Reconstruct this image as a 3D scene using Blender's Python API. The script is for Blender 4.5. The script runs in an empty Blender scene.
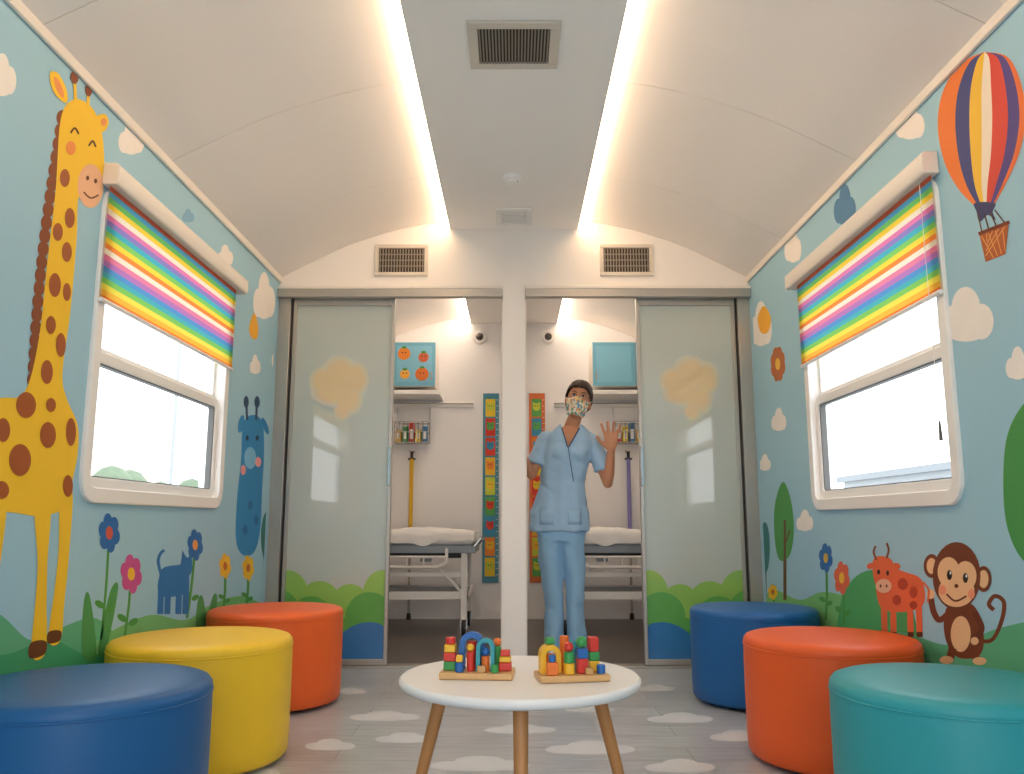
import bpy, bmesh, math, random
from mathutils import Vector, Matrix, Euler, noise
from mathutils.geometry import tessellate_polygon
from mathutils.bvhtree import BVHTree
random.seed(4)
SC = bpy.context.scene
COL = SC.collection
PI = math.pi

# ------------------------------------------------------------ materials
def lin(h):
    h = h.lstrip('#')
    o = []
    for i in (0, 2, 4):
        c = int(h[i:i+2], 16) / 255
        o.append(c/12.92 if c <= .04045 else ((c+.055)/1.055)**2.4)
    return (o[0], o[1], o[2], 1)

_m = {}
def mat(name, col, rough=.5, metal=0, var=.06, nscale=6, bump=0, bscale=40, spec=.5, coat=0):
    key = (name, col, rough, metal)
    if key in _m: return _m[key]
    m = bpy.data.materials.new(name); m.use_nodes = True
    nt = m.node_tree; b = nt.nodes['Principled BSDF']
    c = lin(col)
    tc = nt.nodes.new('ShaderNodeTexCoord')
    n = nt.nodes.new('ShaderNodeTexNoise'); n.inputs['Scale'].default_value = nscale; n.inputs['Detail'].default_value = 3
    nt.links.new(tc.outputs['Object'], n.inputs['Vector'])
    mx = nt.nodes.new('ShaderNodeMix'); mx.data_type = 'RGBA'
    mx.inputs[6].default_value = (c[0]*(1-var), c[1]*(1-var), c[2]*(1-var), 1)
    mx.inputs[7].default_value = (min(1, c[0]*(1+var)), min(1, c[1]*(1+var)), min(1, c[2]*(1+var)), 1)
    nt.links.new(n.outputs['Fac'], mx.inputs[0]); nt.links.new(mx.outputs[2], b.inputs['Base Color'])
    b.inputs['Roughness'].default_value = rough; b.inputs['Metallic'].default_value = metal
    b.inputs['Specular IOR Level'].default_value = spec
    if coat: b.inputs['Coat Weight'].default_value = coat
    if bump:
        n2 = nt.nodes.new('ShaderNodeTexNoise'); n2.inputs['Scale'].default_value = bscale; n2.inputs['Detail'].default_value = 4
        nt.links.new(tc.outputs['Object'], n2.inputs['Vector'])
        bp = nt.nodes.new('ShaderNodeBump'); bp.inputs['Strength'].default_value = bump; bp.inputs['Distance'].default_value = .01
        nt.links.new(n2.outputs['Fac'], bp.inputs['Height']); nt.links.new(bp.outputs['Normal'], b.inputs['Normal'])
    _m[key] = m
    return m

def paint(col):
    return mat('mural_paint', col, rough=.55, var=.04, nscale=9, spec=.3)

def emit(name, col, s):
    m = bpy.data.materials.new(name); m.use_nodes = True
    nt = m.node_tree; nt.nodes.remove(nt.nodes['Principled BSDF'])
    e = nt.nodes.new('ShaderNodeEmission'); e.inputs[0].default_value = lin(col); e.inputs[1].default_value = s
    nt.links.new(e.outputs[0], nt.nodes['Material Output'].inputs[0])
    return m

# ------------------------------------------------------------ mesh builder
class MB:
    def __init__(s): s.v = []; s.f = []; s.m = []; s.mats = []
    def mi(s, mt):
        if mt not in s.mats: s.mats.append(mt)
        return s.mats.index(mt)
    def add(s, vs, fs, mt):
        b = len(s.v); i = s.mi(mt)
        s.v += [tuple(v) for v in vs]
        for f in fs: s.f.append([b+k for k in f]); s.m.append(i)
    def box(s, x0, x1, y0, y1, z0, z1, mt):
        vs = [(x, y, z) for z in (z0, z1) for y in (y0, y1) for x in (x0, x1)]
        s.add(vs, [(0,2,3,1),(4,5,7,6),(0,1,5,4),(2,6,7,3),(0,4,6,2),(1,3,7,5)], mt)
    def loft(s, loops, mt, caps=True, closed=True, wrap=False):
        n = len(loops[0]); vs = [p for l in loops for p in l]; fs = []
        L = len(loops)
        for i in range(L if wrap else L-1):
            a = i*n; b = ((i+1) % L)*n
            for j in range(n if closed else n-1):
                k = (j+1) % n
                fs.append((a+j, a+k, b+k, b+j))
        if caps and not wrap:
            fs.append(tuple(reversed(range(n)))); fs.append(tuple((L-1)*n+j for j in range(n)))
        s.add(vs, fs, mt)
    def tube(s, pts, r, mt, n=10, wrap=False):
        pts = [Vector(p) for p in pts]; L = len(pts)
        rs = r if isinstance(r, (list, tuple)) else [r]*L
        loops = []; prev = None
        for i, p in enumerate(pts):
            a = pts[(i-1) % L] if (wrap or i > 0) else p
            b = pts[(i+1) % L] if (wrap or i < L-1) else p
            t = (b-a).normalized()
            if prev is None:
                u = t.cross(Vector((0, 0, 1)))
                if u.length < .1: u = t.cross(Vector((1, 0, 0)))
            else:
                u = prev - t*prev.dot(t)
            u.normalize(); prev = u; w = t.cross(u)
            loops.append([p+(u*math.cos(2*PI*j/n)+w*math.sin(2*PI*j/n))*rs[i] for j in range(n)])
        s.loft(loops, mt, wrap=wrap)
    def cyl(s, p0, p1, r0, r1, mt, n=20): s.tube([p0, p1], [r0, r1], mt, n)
    def sph(s, c, r, mt, n=20, k=12, rot=None):
        if not isinstance(r, (list, tuple)): r = (r, r, r)
        vs = []; fs = []
        R = rot.to_matrix() if rot else Matrix.Identity(3)
        def P(a, b):
            return Vector(c)+R@Vector((r[0]*math.sin(a)*math.cos(b), r[1]*math.sin(a)*math.sin(b), r[2]*math.cos(a)))
        vs.append(P(0, 0))
        for i in range(1, k):
            for j in range(n): vs.append(P(PI*i/k, 2*PI*j/n))
        vs.append(P(PI, 0))
        for j in range(n):
            fs.append((0, 1+j, 1+(j+1) % n))
            fs.append((len(vs)-1, 1+(k-2)*n+(j+1) % n, 1+(k-2)*n+j))
        for i in range(k-2):
            for j in range(n):
                a = 1+i*n+j; b = 1+i*n+(j+1) % n
                fs.append((a, a+n, b+n, b))
        s.add(vs, fs, mt)
    def cap(s, p0, p1, r0, r1, mt, n=16):
        s.cyl(p0, p1, r0, r1, mt, n); s.sph(p0, r0, mt, n, 10); s.sph(p1, r1, mt, n, 10)
    def lathe(s, prof, c, mt, n=64):
        loops = [[(c[0]+r*math.cos(2*PI*j/n), c[1]+r*math.sin(2*PI*j/n), c[2]+z) for j in range(n)] for r, z in prof]
        s.loft(loops, mt)
    def prism(s, outline, fn, t0, t1, mt):
        """outline 2D; fn(a,b,t)->3D"""
        n = len(outline)
        vs = [fn(a, b, t0) for a, b in outline]+[fn(a, b, t1) for a, b in outline]
        tr = tessellate_polygon([[Vector((a, b, 0)) for a, b in outline]])
        fs = [tuple(t) for t in tr]+[tuple(n+i for i in reversed(t)) for t in tr]
        fs += [(i, (i+1) % n, n+(i+1) % n, n+i) for i in range(n)]
        s.add(vs, fs, mt)

def fin(mb, name, org=(0,0,0), parent=None, bevel=0, smooth=True, ang=35, seg=2, fix=True):
    me = bpy.data.meshes.new(name)
    o3 = Vector(org)
    me.from_pydata([Vector(v)-o3 for v in mb.v], [], mb.f)
    for mt in mb.mats: me.materials.append(mt)
    me.polygons.foreach_set('material_index', mb.m)
    if fix:
        bm = bmesh.new(); bm.from_mesh(me); bmesh.ops.recalc_face_normals(bm, faces=bm.faces); bm.to_mesh(me); bm.free()
    if smooth:
        me.polygons.foreach_set('use_smooth', [True]*len(me.polygons))
        me.set_sharp_from_angle(angle=math.radians(ang))
    me.update()
    ob = bpy.data.objects.new(name, me); COL.objects.link(ob)
    if parent: ob.parent = parent
    else: ob.location = o3
    if bevel:
        b = ob.modifiers.new('bevel', 'BEVEL'); b.width = bevel; b.segments = seg; b.limit_method = 'ANGLE'; b.angle_limit = math.radians(40)
    return ob

def empty(name, loc):
    e = bpy.data.objects.new(name, None); e.empty_display_size = .1; e.location = loc; COL.objects.link(e); return e
def tag(o, label, cat, group=None):
    o['label'] = label; o['category'] = cat
    if group: o['group'] = group
    return o
def struct(o, label=None):
    o['kind'] = 'structure'
    if label: o['label'] = label
    return o
def bake(o):
    dg = bpy.context.evaluated_depsgraph_get(); dg.update()
    me = bpy.data.meshes.new_from_object(o.evaluated_get(dg))
    o.modifiers.clear(); old = o.data; o.data = me
    return o

# ------------------------------------------------------------ camera
F = 820.0; PITCH = 9.35
H = .78
cam_d = bpy.data.cameras.new('camera'); cam = bpy.data.objects.new('camera', cam_d); COL.objects.link(cam)
cam_d.sensor_width = 36; cam_d.lens = F/1024*36; cam_d.clip_start = .02
cam.location = (0, 0, H); cam.rotation_euler = (math.radians(90+PITCH), 0, math.radians(.14))
SC.camera = cam
CR = cam.rotation_euler.to_matrix()
def ray(px, py):
    return CR @ Vector(((px-512)/F, (387-py)/F, -1))

# ------------------------------------------------------------ dimensions
W = 1.36; YB = 4.6; YB2 = 4.72; YE = 6.9; YN = -1.0
ZT = 2.18; ZS = 2.475; OPN = 2.09
C0 = Vector((0, 0, H))
LEFT = (Vector((-W, 0, 0)), Vector((1, 0, 0)))
RIGHT = (Vector((W, 0, 0)), Vector((-1, 0, 0)))
def surf(px, py, pl):
    d = ray(px, py); t = (pl[0]-C0).dot(pl[1])/d.dot(pl[1])
    return C0+d*t

# ------------------------------------------------------------ base materials
M_wall = mat('wall_blue_paint', 'A2CDE0', .6, var=.03, nscale=2, spec=.3)
M_cream = mat('wall_cream_panel', 'F8F3EE', .5, var=.02, nscale=2)
M_room = mat('treatment_wall', 'F7F7F9', .5, var=.015, nscale=2)
M_ceil = mat('ceiling_panel', 'FAF5F1', .55, var=.015, nscale=2)
M_soff = mat('soffit_panel', 'FDFAF7', .5, var=.01, nscale=2)
M_trim = mat('trim_cream', 'F0E9E0', .4, var=.02)
M_alu = mat('brushed_aluminium', 'B9B5AE', .35, metal=.7, var=.05, nscale=30)
M_white = mat('white_plastic', 'F4F3F1', .35, var=.02)
M_dark = mat('dark_plastic', '2A2826', .5)
M_chrome = mat('chrome', 'C8CACC', .18, metal=1, var=.03)
M_led = emit('led_diffuser', 'FFD6AA', 17.0)
M_led2 = emit('led_diffuser_cool', 'FFE4C8', 21.0)

# floor material
def floor_mat():
    m = bpy.data.materials.new('vinyl_plank_floor'); m.use_nodes = True
    nt = m.node_tree; b = nt.nodes['Principled BSDF']
    tc = nt.nodes.new('ShaderNodeTexCoord')
    mp = nt.nodes.new('ShaderNodeMapping'); nt.links.new(tc.outputs['Object'], mp.inputs[0])
    br = nt.nodes.new('ShaderNodeTexBrick')
    br.inputs['Color1'].default_value = lin('BCC0C6'); br.inputs['Color2'].default_value = lin('B1B5BB')
    br.inputs['Mortar'].default_value = lin('989A9E'); br.inputs['Scale'].default_value = 1
    br.inputs['Mortar Size'].default_value = .002; br.inputs['Brick Width'].default_value = 1.2; br.inputs['Row Height'].default_value = .16
    nt.links.new(mp.outputs[0], br.inputs['Vector'])
    mp2 = nt.nodes.new('ShaderNodeMapping'); mp2.inputs['Scale'].default_value = (2, 22, 1)
    nt.links.new(tc.outputs['Object'], mp2.inputs[0])
    n = nt.nodes.new('ShaderNodeTexNoise'); n.inputs['Scale'].default_value = 3; n.inputs['Detail'].default_value = 6
    nt.links.new(mp2.outputs[0], n.inputs['Vector'])
    mx = nt.nodes.new('ShaderNodeMix'); mx.data_type = 'RGBA'; mx.blend_type = 'MULTIPLY'; mx.inputs[0].default_value = .6
    cr = nt.nodes.new('ShaderNodeValToRGB'); cr.color_ramp.elements[0].color = (.62, .61, .6, 1); cr.color_ramp.elements[1].color = (1, 1, 1, 1)
    cr.color_ramp.elements[0].position = .3; cr.color_ramp.elements[1].position = .65
    nt.links.new(n.outputs['Fac'], cr.inputs[0])
    nt.links.new(br.outputs['Color'], mx.inputs[6]); nt.links.new(cr.outputs[0], mx.inputs[7])
    nt.links.new(mx.outputs[2], b.inputs['Base Color'])
    b.inputs['Roughness'].default_value = .3
    return m
M_floor = floor_mat()
M_floor2 = mat('dark_vinyl_floor', '625C5A', .35, var=.15, nscale=12)

# ------------------------------------------------------------ room shell
mb = MB(); mb.box(-W-.1, W+.1, YN-.1, YB+.06, -.06, 0, M_floor); struct(fin(mb, 'floor', smooth=False), 'pale grey wood-look vinyl plank floor')
mb = MB(); mb.box(-W-.1, W+.1, YB+.06, YE+.1, -.06, 0, M_floor2); struct(fin(mb, 'floor_inner', smooth=False), 'dark vinyl floor of the treatment room')

WL = (2.57, 3.82, .84, 1.90); WR = (2.49, 3.75, .83, 1.90)
def side_wall(name, sx, win):
    y0, y1, z0, z1 = win; q = .028
    y0 += q; y1 -= q; z0 += q; z1 -= q
    a, b = sorted((sx*W, sx*(W+.08)))
    mb = MB()
    mb.box(a, b, YN, y0, 0, ZT+.05, M_wall); mb.box(a, b, y1, YB, 0, ZT+.05, M_wall)
    mb.box(a, b, y0, y1, 0, z0, M_wall); mb.box(a, b, y0, y1, z1, ZT+.05, M_wall)
    struct(fin(mb, name, smooth=False), 'pale blue painted side wall with a window')
    mb = MB(); mb.box(a, b, YB, YE, 0, ZT+.05, M_room)
    struct(fin(mb, name.replace('wall_', 'wall_inner_'), smooth=False), 'cream side wall of the treatment room')
side_wall('wall_left', -1, WL); side_wall('wall_right', 1, WR)
mb = MB(); DX = .75; DZ = 2.05  # unseen opening added behind the camera to let in soft frontal daylight
mb.box(-W-.08, -DX, YN-.08, YN, 0, 2.6, M_cream); mb.box(DX, W+.08, YN-.08, YN, 0, 2.6, M_cream); mb.box(-DX, DX, YN-.08, YN, DZ, 2.6, M_cream)
struct(fin(mb, 'wall_front', smooth=False), 'cream end wall with open entrance doorway')
mb = MB(); mb.box(-W-.08, W+.08, YE, YE+.08, 0, 2.6, M_room); struct(fin(mb, 'wall_inner_back', smooth=False), 'white back wall of the treatment room')

def catmull(P, closed=True, k=8):
    P = [Vector(p) for p in P]; n = len(P); out = []
    for i in range(n if closed else n-1):
        if closed: a, b, c, d = P[i-1], P[i], P[(i+1) % n], P[(i+2) % n]
        else: a, b, c, d = P[max(i-1, 0)], P[i], P[i+1], P[min(i+2, n-1)]
        for j in range(k):
            t = j/k
            out.append(.5*((2*b)+(c-a)*t+(2*a-5*b+4*c-d)*t*t+(3*b-3*c+d-a)*t**3))
    if not closed: out.append(P[-1])
    return out
prof = [(p.x, p.y) for p in catmull([(W+.005, ZT), (1.19, 2.272), (.98, 2.375), (.75, 2.456), (.56, 2.503), (.428, 2.522)], False, 6)]
mb = MB()
for s in (-1, 1):
    pr = [(s*x, z) for x, z in prof]
    up = [(x, z+.035) for x, z in reversed(pr)]
    segs = [YN, .35, 1.25, 2.15, 3.05, 3.95, YE]
    for i in range(len(segs)-1):
        g = .0018
        mb.loft([[(x, segs[i]+g, z) for x, z in pr+up], [(x, segs[i+1]-g, z) for x, z in pr+up]], M_ceil)
    mb.loft([[(x, YN, z+.012) for x, z in pr+up], [(x, YE, z+.012) for x, z in pr+up]], mat('seam_grey', 'B8AEA4', .7))
mb.box(-.46, .46, YN, YE, 2.54, 2.57, M_ceil)
mb.box(-.376, .376, YN, YE, ZS, 2.545, M_soff)
struct(fin(mb, 'ceiling', ang=30), 'white barrel-vaulted ceiling with a flat central soffit')

# partition with two openings
mb = MB()
outl = [(x, z-.002) for x, z in reversed(prof)]
outl = [(-x, z) for x, z in reversed(outl)] + outl
outl = [(max(-W, min(W, x)), z) for x, z in outl]
top = [(-W, OPN)] + [p for p in outl if p[0] < -.427] + [(-.425, 2.54), (-.377, 2.54), (-.377, ZS), (.377, ZS), (.377, 2.54), (.425, 2.54)] + [p for p in outl if p[0] > .427] + [(W, OPN)]
mb.prism(top, lambda a, b, t: (a, t, b), YB, YB2, M_cream)
mb.box(-.064, .064, YB-.03, YB2, 0, OPN, M_cream)
struct(fin(mb, 'wall_back', smooth=False), 'cream partition with central post and two doorways')

# trims
for i, s in enumerate((-1, 1)):
    mb = MB(); a, b = sorted((s*W, s*(W-.014))); mb.box(a, b, YN, YB, ZT-.03, ZT+.006, M_trim)
    struct(fin(mb, 'trim_%d' % (i+1), bevel=.004), 'cream trim along the top of the wall')
    mb = MB(); a, b = sorted((s*W, s*(W-.07))); mb.box(a, b, YB, YB2, 0, OPN, M_alu)
    a, b = sorted((s*(W-.07), s*(W-.08))); mb.box(a, b, YB+.02, YB2-.03, 0, OPN, M_dark)
    struct(fin(mb, 'trim_%d' % (i+3), bevel=.003), 'brushed aluminium door jamb')
    mb = MB(); a, b = sorted((s*.066, s*(W-.001))); mb.box(a, b, YB-.045, YB, OPN-.035, OPN+.022, M_alu)
    mb.box(a, b, YB-.05, YB-.045, OPN+.012, OPN+.03, M_trim); mb.box(a, b, YB-.045, YB, OPN+.022, OPN+.03, M_trim)
    struct(fin(mb, 'trim_%d' % (i+5), bevel=.003), 'brushed aluminium sliding door track')
    mb = MB(); mb.box(a, b, YB+.01, YB2-.02, 0, .012, M_alu)
    struct(fin(mb, 'trim_%d' % (i+7), bevel=.002), 'metal floor track')
    a, b = sorted((s*.064, s*.072)); mb = MB(); mb.box(a, b, YB-.01, YB+.03, .012, OPN-.05, M_trim)
    struct(fin(mb, 'trim_%d' % (i+9), bevel=.002))

# LED strips: side-glowing profile fixed to the edge of the soffit
for s in (-1, 1):
    for (ya, yb, ml) in ((YN+.05, YB-.02, M_led), (YB2+.02, YE-.02, M_led2)):
        mb = MB()
        pr = [(s*.377, 2.538), (s*.377, 2.482), (s*.386, 2.480), (s*.394, 2.484), (s*.398, 2.492), (s*.398, 2.538)]
        mb.loft([[(x, ya, z) for x, z in pr], [(x, yb, z) for x, z in pr]], ml)
        tag(fin(mb, 'led_light_strip', org=(s*.39, (ya+yb)/2, 2.5)), 'warm glowing linear light strip recessed beside the ceiling soffit', 'light', 'ceiling light strips')

# ------------------------------------------------------------ windows
def rrect(y0, y1, z0, z1, r, n=6):
    P = []
    for cy, cz, a0 in ((y1-r, z1-r, 0), (y0+r, z1-r, 90), (y0+r, z0+r, 180), (y1-r, z0+r, 270)):
        for i in range(n+1):
            a = math.radians(a0+90*i/n); P.append((cy+r*math.cos(a), cz+r*math.sin(a)))
    return P
def ring(mb, y0, y1, z0, z1, w, r, xa, xb, mt):
    o = rrect(y0, y1, z0, z1, r); i = rrect(y0+w, y1-w, z0+w, z1-w, max(r-w, .012))
    mb.loft([[(xa, y, z) for y, z in o], [(xb, y, z) for y, z in o], [(xb, y, z) for y, z in i], [(xa, y, z) for y, z in i]], mt, wrap=True)
def glass_mat():
    m = bpy.data.materials.new('window_glass'); m.use_nodes = True
    nt = m.node_tree; nt.nodes.remove(nt.nodes['Principled BSDF'])
    t = nt.nodes.new('ShaderNodeBsdfTransparent'); t.inputs[0].default_value = (.97, .98, .98, 1)
    g = nt.nodes.new('ShaderNodeBsdfGlossy'); g.inputs['Roughness'].default_value = .02
    mx = nt.nodes.new('ShaderNodeMixShader'); mx.inputs[0].default_value = .04
    nt.links.new(t.outputs[0], mx.inputs[1]); nt.links.new(g.outputs[0], mx.inputs[2])
    nt.links.new(mx.outputs[0], nt.nodes['Material Output'].inputs[0])
    return m
M_glass = glass_mat()
M_seal = mat('rubber_seal', '6A6A6A', .6)
def blind_mat(z0, z1):
    m = bpy.data.materials.new('rainbow_blind_fabric'); m.use_nodes = True
    nt = m.node_tree; nt.nodes.remove(nt.nodes['Principled BSDF'])
    ge = nt.nodes.new('ShaderNodeNewGeometry'); sp = nt.nodes.new('ShaderNodeSeparateXYZ'); nt.links.new(ge.outputs['Position'], sp.inputs[0])
    mr = nt.nodes.new('ShaderNodeMapRange'); mr.inputs[1].default_value = z0; mr.inputs[2].default_value = z1
    nt.links.new(sp.outputs[2], mr.inputs[0])
    cr = nt.nodes.new('ShaderNodeValToRGB'); cr.color_ramp.interpolation = 'CONSTANT'
    cols = ['E8803E', 'F0B84A', 'ECDE5A', '82C464', '54B0B8', '5C96CC', 'B47CBC', 'E284A4', 'EFE4D0', 'EE8E48', 'F0D850', '86C868', '50B0C0', '8E84C4', 'E080B0', 'EFE4D0', 'F0D04C', '74C06C', '5AA4CC', 'E0785E']
    e = cr.color_ramp.elements
    e[0].color = lin(cols[0]); e[0].position = 0
    e[1].color = lin(cols[1]); e[1].position = 1/len(cols)
    for i in range(2, len(cols)):
        x = e.new(i/len(cols)); x.color = lin(cols[i])
    nt.links.new(mr.outputs[0], cr.inputs[0])
    d = nt.nodes.new('ShaderNodeBsdfDiffuse'); t = nt.nodes.new('ShaderNodeBsdfTranslucent')
    mx = nt.nodes.new('ShaderNodeMixShader'); mx.inputs[0].default_value = .30
    nt.links.new(cr.outputs[0], d.inputs[0]); nt.links.new(cr.outputs[0], t.inputs[0])
    nt.links.new(d.outputs[0], mx.inputs[1]); nt.links.new(t.outputs[0], mx.inputs[2])
    nt.links.new(mx.outputs[0], nt.nodes['Material Output'].inputs[0])
    return m
M_blind = blind_mat(1.49, 1.88)

def window(idx, s, win, zmid=1.32):
    y0, y1, z0, z1 = win; ox = s*W; org = (ox, (y0+y1)/2, z0)
    mb = MB(); ring(mb, y0, y1, z0, z1, .05, .085, s*(W+.085), s*(W-.014), M_white)
    root = fin(mb, 'window_%d' % idx, org=org, bevel=.004, ang=50); struct(root, 'white rounded trailer window with sliding sash')
    mb = MB()
    mb.box(*sorted((s*(W+.03), s*(W+.065))), y0+.05, y1-.05, zmid-.005, zmid+.035, M_white)
    ring(mb, y0+.047, y1-.047, zmid+.02, z1-.047, .022, .03, s*(W+.06), s*(W+.035), M_white)
    fin(mb, 'upper_sash', org=org, parent=root, bevel=.003, ang=50)
    mb = MB(); ring(mb, y0+.047, y1-.047, z0+.047, zmid+.02, .038, .04, s*(W+.045), s*(W+.012), M_white)
    ring(mb, y0+.082, y1-.082, z0+.082, zmid-.015, .008, .02, s*(W+.044), s*(W+.016), M_seal)
    fin(mb, 'lower_sash', org=org, parent=root, bevel=.003, ang=50)
    for za, zb, xx, g in ((z0+.08, zmid, .03, .08), (zmid, z1-.06, .05, .06)):
        mb = MB(); mb.add([(s*(W+xx), y0+g, za), (s*(W+xx), y1-g, za), (s*(W+xx), y1-g, zb), (s*(W+xx), y0+g, zb)], [(0,1,2,3)], M_glass)
        fin(mb, 'glass_pane', org=org, parent=root, smooth=False)
    # blind
    bl = empty('roller_blind', (s*(W-.03), (y0+y1)/2, 1.85)); o2 = bl.location
    tag(bl, 'rainbow striped roller blind half lowered over the window', 'blind', 'window blinds')
    mb = MB()
    pr = [(W-.001, 1.88), (W-.001, 1.955), (W-.045, 1.955), (W-.056, 1.945), (W-.056, 1.89), (W-.05, 1.88)]
    mb.loft([[(s*a, y0-.015, b) for a, b in pr], [(s*a, y1+.07, b) for a, b in pr]], M_trim)
    fin(mb, 'valance', org=o2, parent=bl, bevel=.004)
    mb = MB()
    n = 24; ys = [y0+.0+(y1-y0)*i/n for i in range(n+1)]
    xs = s*(W-.022)
    mb.loft([[(xs, y, 1.495) for y in ys], [(xs, y, 1.6) for y in ys], [(xs, y, 1.885) for y in ys]], M_blind, caps=False, closed=False)
    fin(mb, 'blind_fabric', org=o2, parent=bl)
    mb = MB(); mb.tube([(xs, y0, 1.493), (xs, y1, 1.493)], .008, M_white, 10)
    fin(mb, 'bottom_bar', org=o2, parent=bl)
    if s < 0: return
    mb = MB(); yc = y0+.05
    mb.tube([(s*(W-.035), yc, 1.88), (s*(W-.035), yc, 1.08)], .0010, M_white, 6)
    cdm = fin(mb, 'pull_cord', org=o2, parent=bl)
    mb = MB(); mb.tube([(s*(W-.035), yc, 1.09), (s*(W-.035), yc, 1.03)], [.003, .006], mat('cord_tassel', '55504C', .5), 8)
    fin(mb, 'cord_tassel', org=o2, parent=cdm)
window(1, -1, WL); window(2, 1, WR)
def portal(loc, rot, sx, sy):
    ld = bpy.data.lights.new('window_portal', 'AREA'); ld.shape = 'RECTANGLE'; ld.size = sx; ld.size_y = sy
    ld.cycles.is_portal = True
    lo = bpy.data.objects.new('window_portal', ld); COL.objects.link(lo); lo.location = loc; lo.rotation_euler = rot
for s, win in ((-1, WL), (1, WR)):
    portal((s*(W+.1), (win[0]+win[1])/2, (win[2]+win[3])/2), (0, math.radians(90*s), 0), win[3]-win[2], win[1]-win[0])
portal((0, YN-.1, DZ/2), (math.radians(90), 0, 0), 2*DX, DZ)  # sky portal for the added opening in the end wall

# ------------------------------------------------------------ murals on the walls
class Mural:
    def __init__(s, plane, lim, off=.0008):
        s.mb = MB(); s.pl = plane; s.k = 0; s.lim = lim; s.off = off
    def P(s, px, py):
        p = surf(px, py, s.pl)
        if s.lim:
            a, b = s.lim
            for i in range(3):
                if a[i] is not None: p[i] = max(a[i], min(b[i], p[i]))
        return p
    def face(s, pts, col):
        s.k += 1; nn = s.pl[1]; o = nn*(s.off+.00004*s.k)
        cl = [pts[0]]
        for p in pts[1:]:
            if (p-cl[-1]).length > 1e-5: cl.append(p)
        if len(cl) < 3: return
        base = cl; cl = [p+o for p in cl]
        tr = tessellate_polygon([cl])
        fs = []
        for t in tr:
            nrm = (cl[t[1]]-cl[t[0]]).cross(cl[t[2]]-cl[t[0]])
            fs.append(tuple(t) if nrm.dot(nn) > 0 else tuple(reversed(t)))
        n = len(cl)
        if s.k == 1:      # film edge down to the wall surface
            s.mb.add(cl+[p+nn*.0001 for p in base], fs+[(i, (i+1) % n, n+(i+1) % n, n+i) for i in range(n)], paint(col))
        else: s.mb.add(cl, fs, paint(col))
    def poly(s, pts, col, smooth=True):
        q = [(p.x, p.y) for p in catmull([(a, b) for a, b in pts], True, 6)] if smooth else pts
        s.face([s.P(a, b) for a, b in q], col); return s
    def ell(s, cx, cy, rx, ry, col, rot=0, n=28):
        c, d = math.cos(math.radians(rot)), math.sin(math.radians(rot))
        pts = []
        for i in range(n):
            a = 2*PI*i/n; x = rx*math.cos(a); y = ry*math.sin(a); pts.append((cx+x*c-y*d, cy+x*d+y*c))
        s.face([s.P(*p) for p in pts], col); return s
    def line(s, pts, w, col, smooth=True):
        q = [Vector((p.x, p.y)) for p in catmull(pts, False, 6)] if smooth and len(pts) > 2 else [Vector(p) for p in pts]
        L, R = [], []
        for i, p in enumerate(q):
            t = (q[min(i+1, len(q)-1)]-q[max(i-1, 0)]).normalized(); nn = Vector((-t.y, t.x))*w/2
            L.append(p+nn); R.append(p-nn)
        s.face([s.P(p.x, p.y) for p in L+R[::-1]], col); return s
    def hill(s, pts, col, zb=.004):
        q = [s.P(p.x, p.y) for p in catmull(pts, False, 6)]
        a = q[-1].copy(); a.z = zb; b = q[0].copy(); b.z = zb
        s.face(q+[a, b], col); return s
    def cloud(s, cx, cy, w, h, col='F6F1EC'):
        for a, b, c, d in ((0, -.12, .26, .40), (-.28, .12, .22, .30), (.28, .10, .22, .32), (0, .2, .42, .26), (.12, .05, .25, .33)):
            s.ell(cx+a*w, cy+b*h, c*w, d*h, col)
        return s
    def flower(s, cx, cy, rx, ry, col, mid, stem=None, n=6, leaf=True):
        if stem:
            s.line([(cx, cy), ((cx+stem[0])/2+1, (cy+stem[1])/2), stem], 2.2, '4E9A4A')
            if leaf:
                mx, my = (cx+stem[0])/2, (cy+2*stem[1])/3
                s.ell(mx-rx*.5, my, rx*.5, ry*.16, '4E9A4A', 35); s.ell(mx+rx*.5, my+4, rx*.5, ry*.16, '4E9A4A', -35)
        for i in range(n):
            a = 2*PI*i/n+.3
            s.ell(cx+rx*.6*math.cos(a), cy+ry*.6*math.sin(a), rx*.40, ry*.40, col)
        s.ell(cx, cy, rx*.33, ry*.33, mid); return s
    def done(s, name, label, cat='wall mural', group=None):
        vs = s.mb.v; c = sum((Vector(v) for v in vs), Vector())/len(vs)
        return tag(fin(s.mb, name, org=c, smooth=False, fix=False), label, cat, group)
WLIM = ((None, YN+.02, .003), (None, YB-.055, ZT-.032))
LM = lambda: Mural(LEFT, WLIM)
RM = lambda: Mural(RIGHT, WLIM)

# hills first (lowest layers)
m = LM(); m.off = .0003
m.hill([(-120, 640), (-60, 606), (-5, 612), (30, 640), (60, 628), (95, 618), (120, 640)], '5FB488')
m.hill([(70, 660), (110, 632), (150, 615), (185, 620), (210, 605), (240, 596), (262, 603), (274, 598)], '7CC078')
m.hill([(-120, 668), (-50, 640), (0, 655), (50, 640), (90, 655), (140, 640), (200, 640)], '3FA070')
m.done('meadow_mural', 'painted green hills along the bottom of the blue wall')
m = RM(); m.off = .0003
m.hill([(758, 600), (775, 590), (800, 600), (822, 592), (850, 598), (880, 615)], '7CC078')
m.hill([(835, 640), (845, 590), (872, 570), (905, 590), (920, 640)], '4FA866')
m.hill([(850, 640), (900, 632), (950, 645), (1000, 628), (1050, 620), (1120, 630)], '5FB488')
m.done('meadow_mural', 'painted green hills along the bottom of the blue wall')

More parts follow.
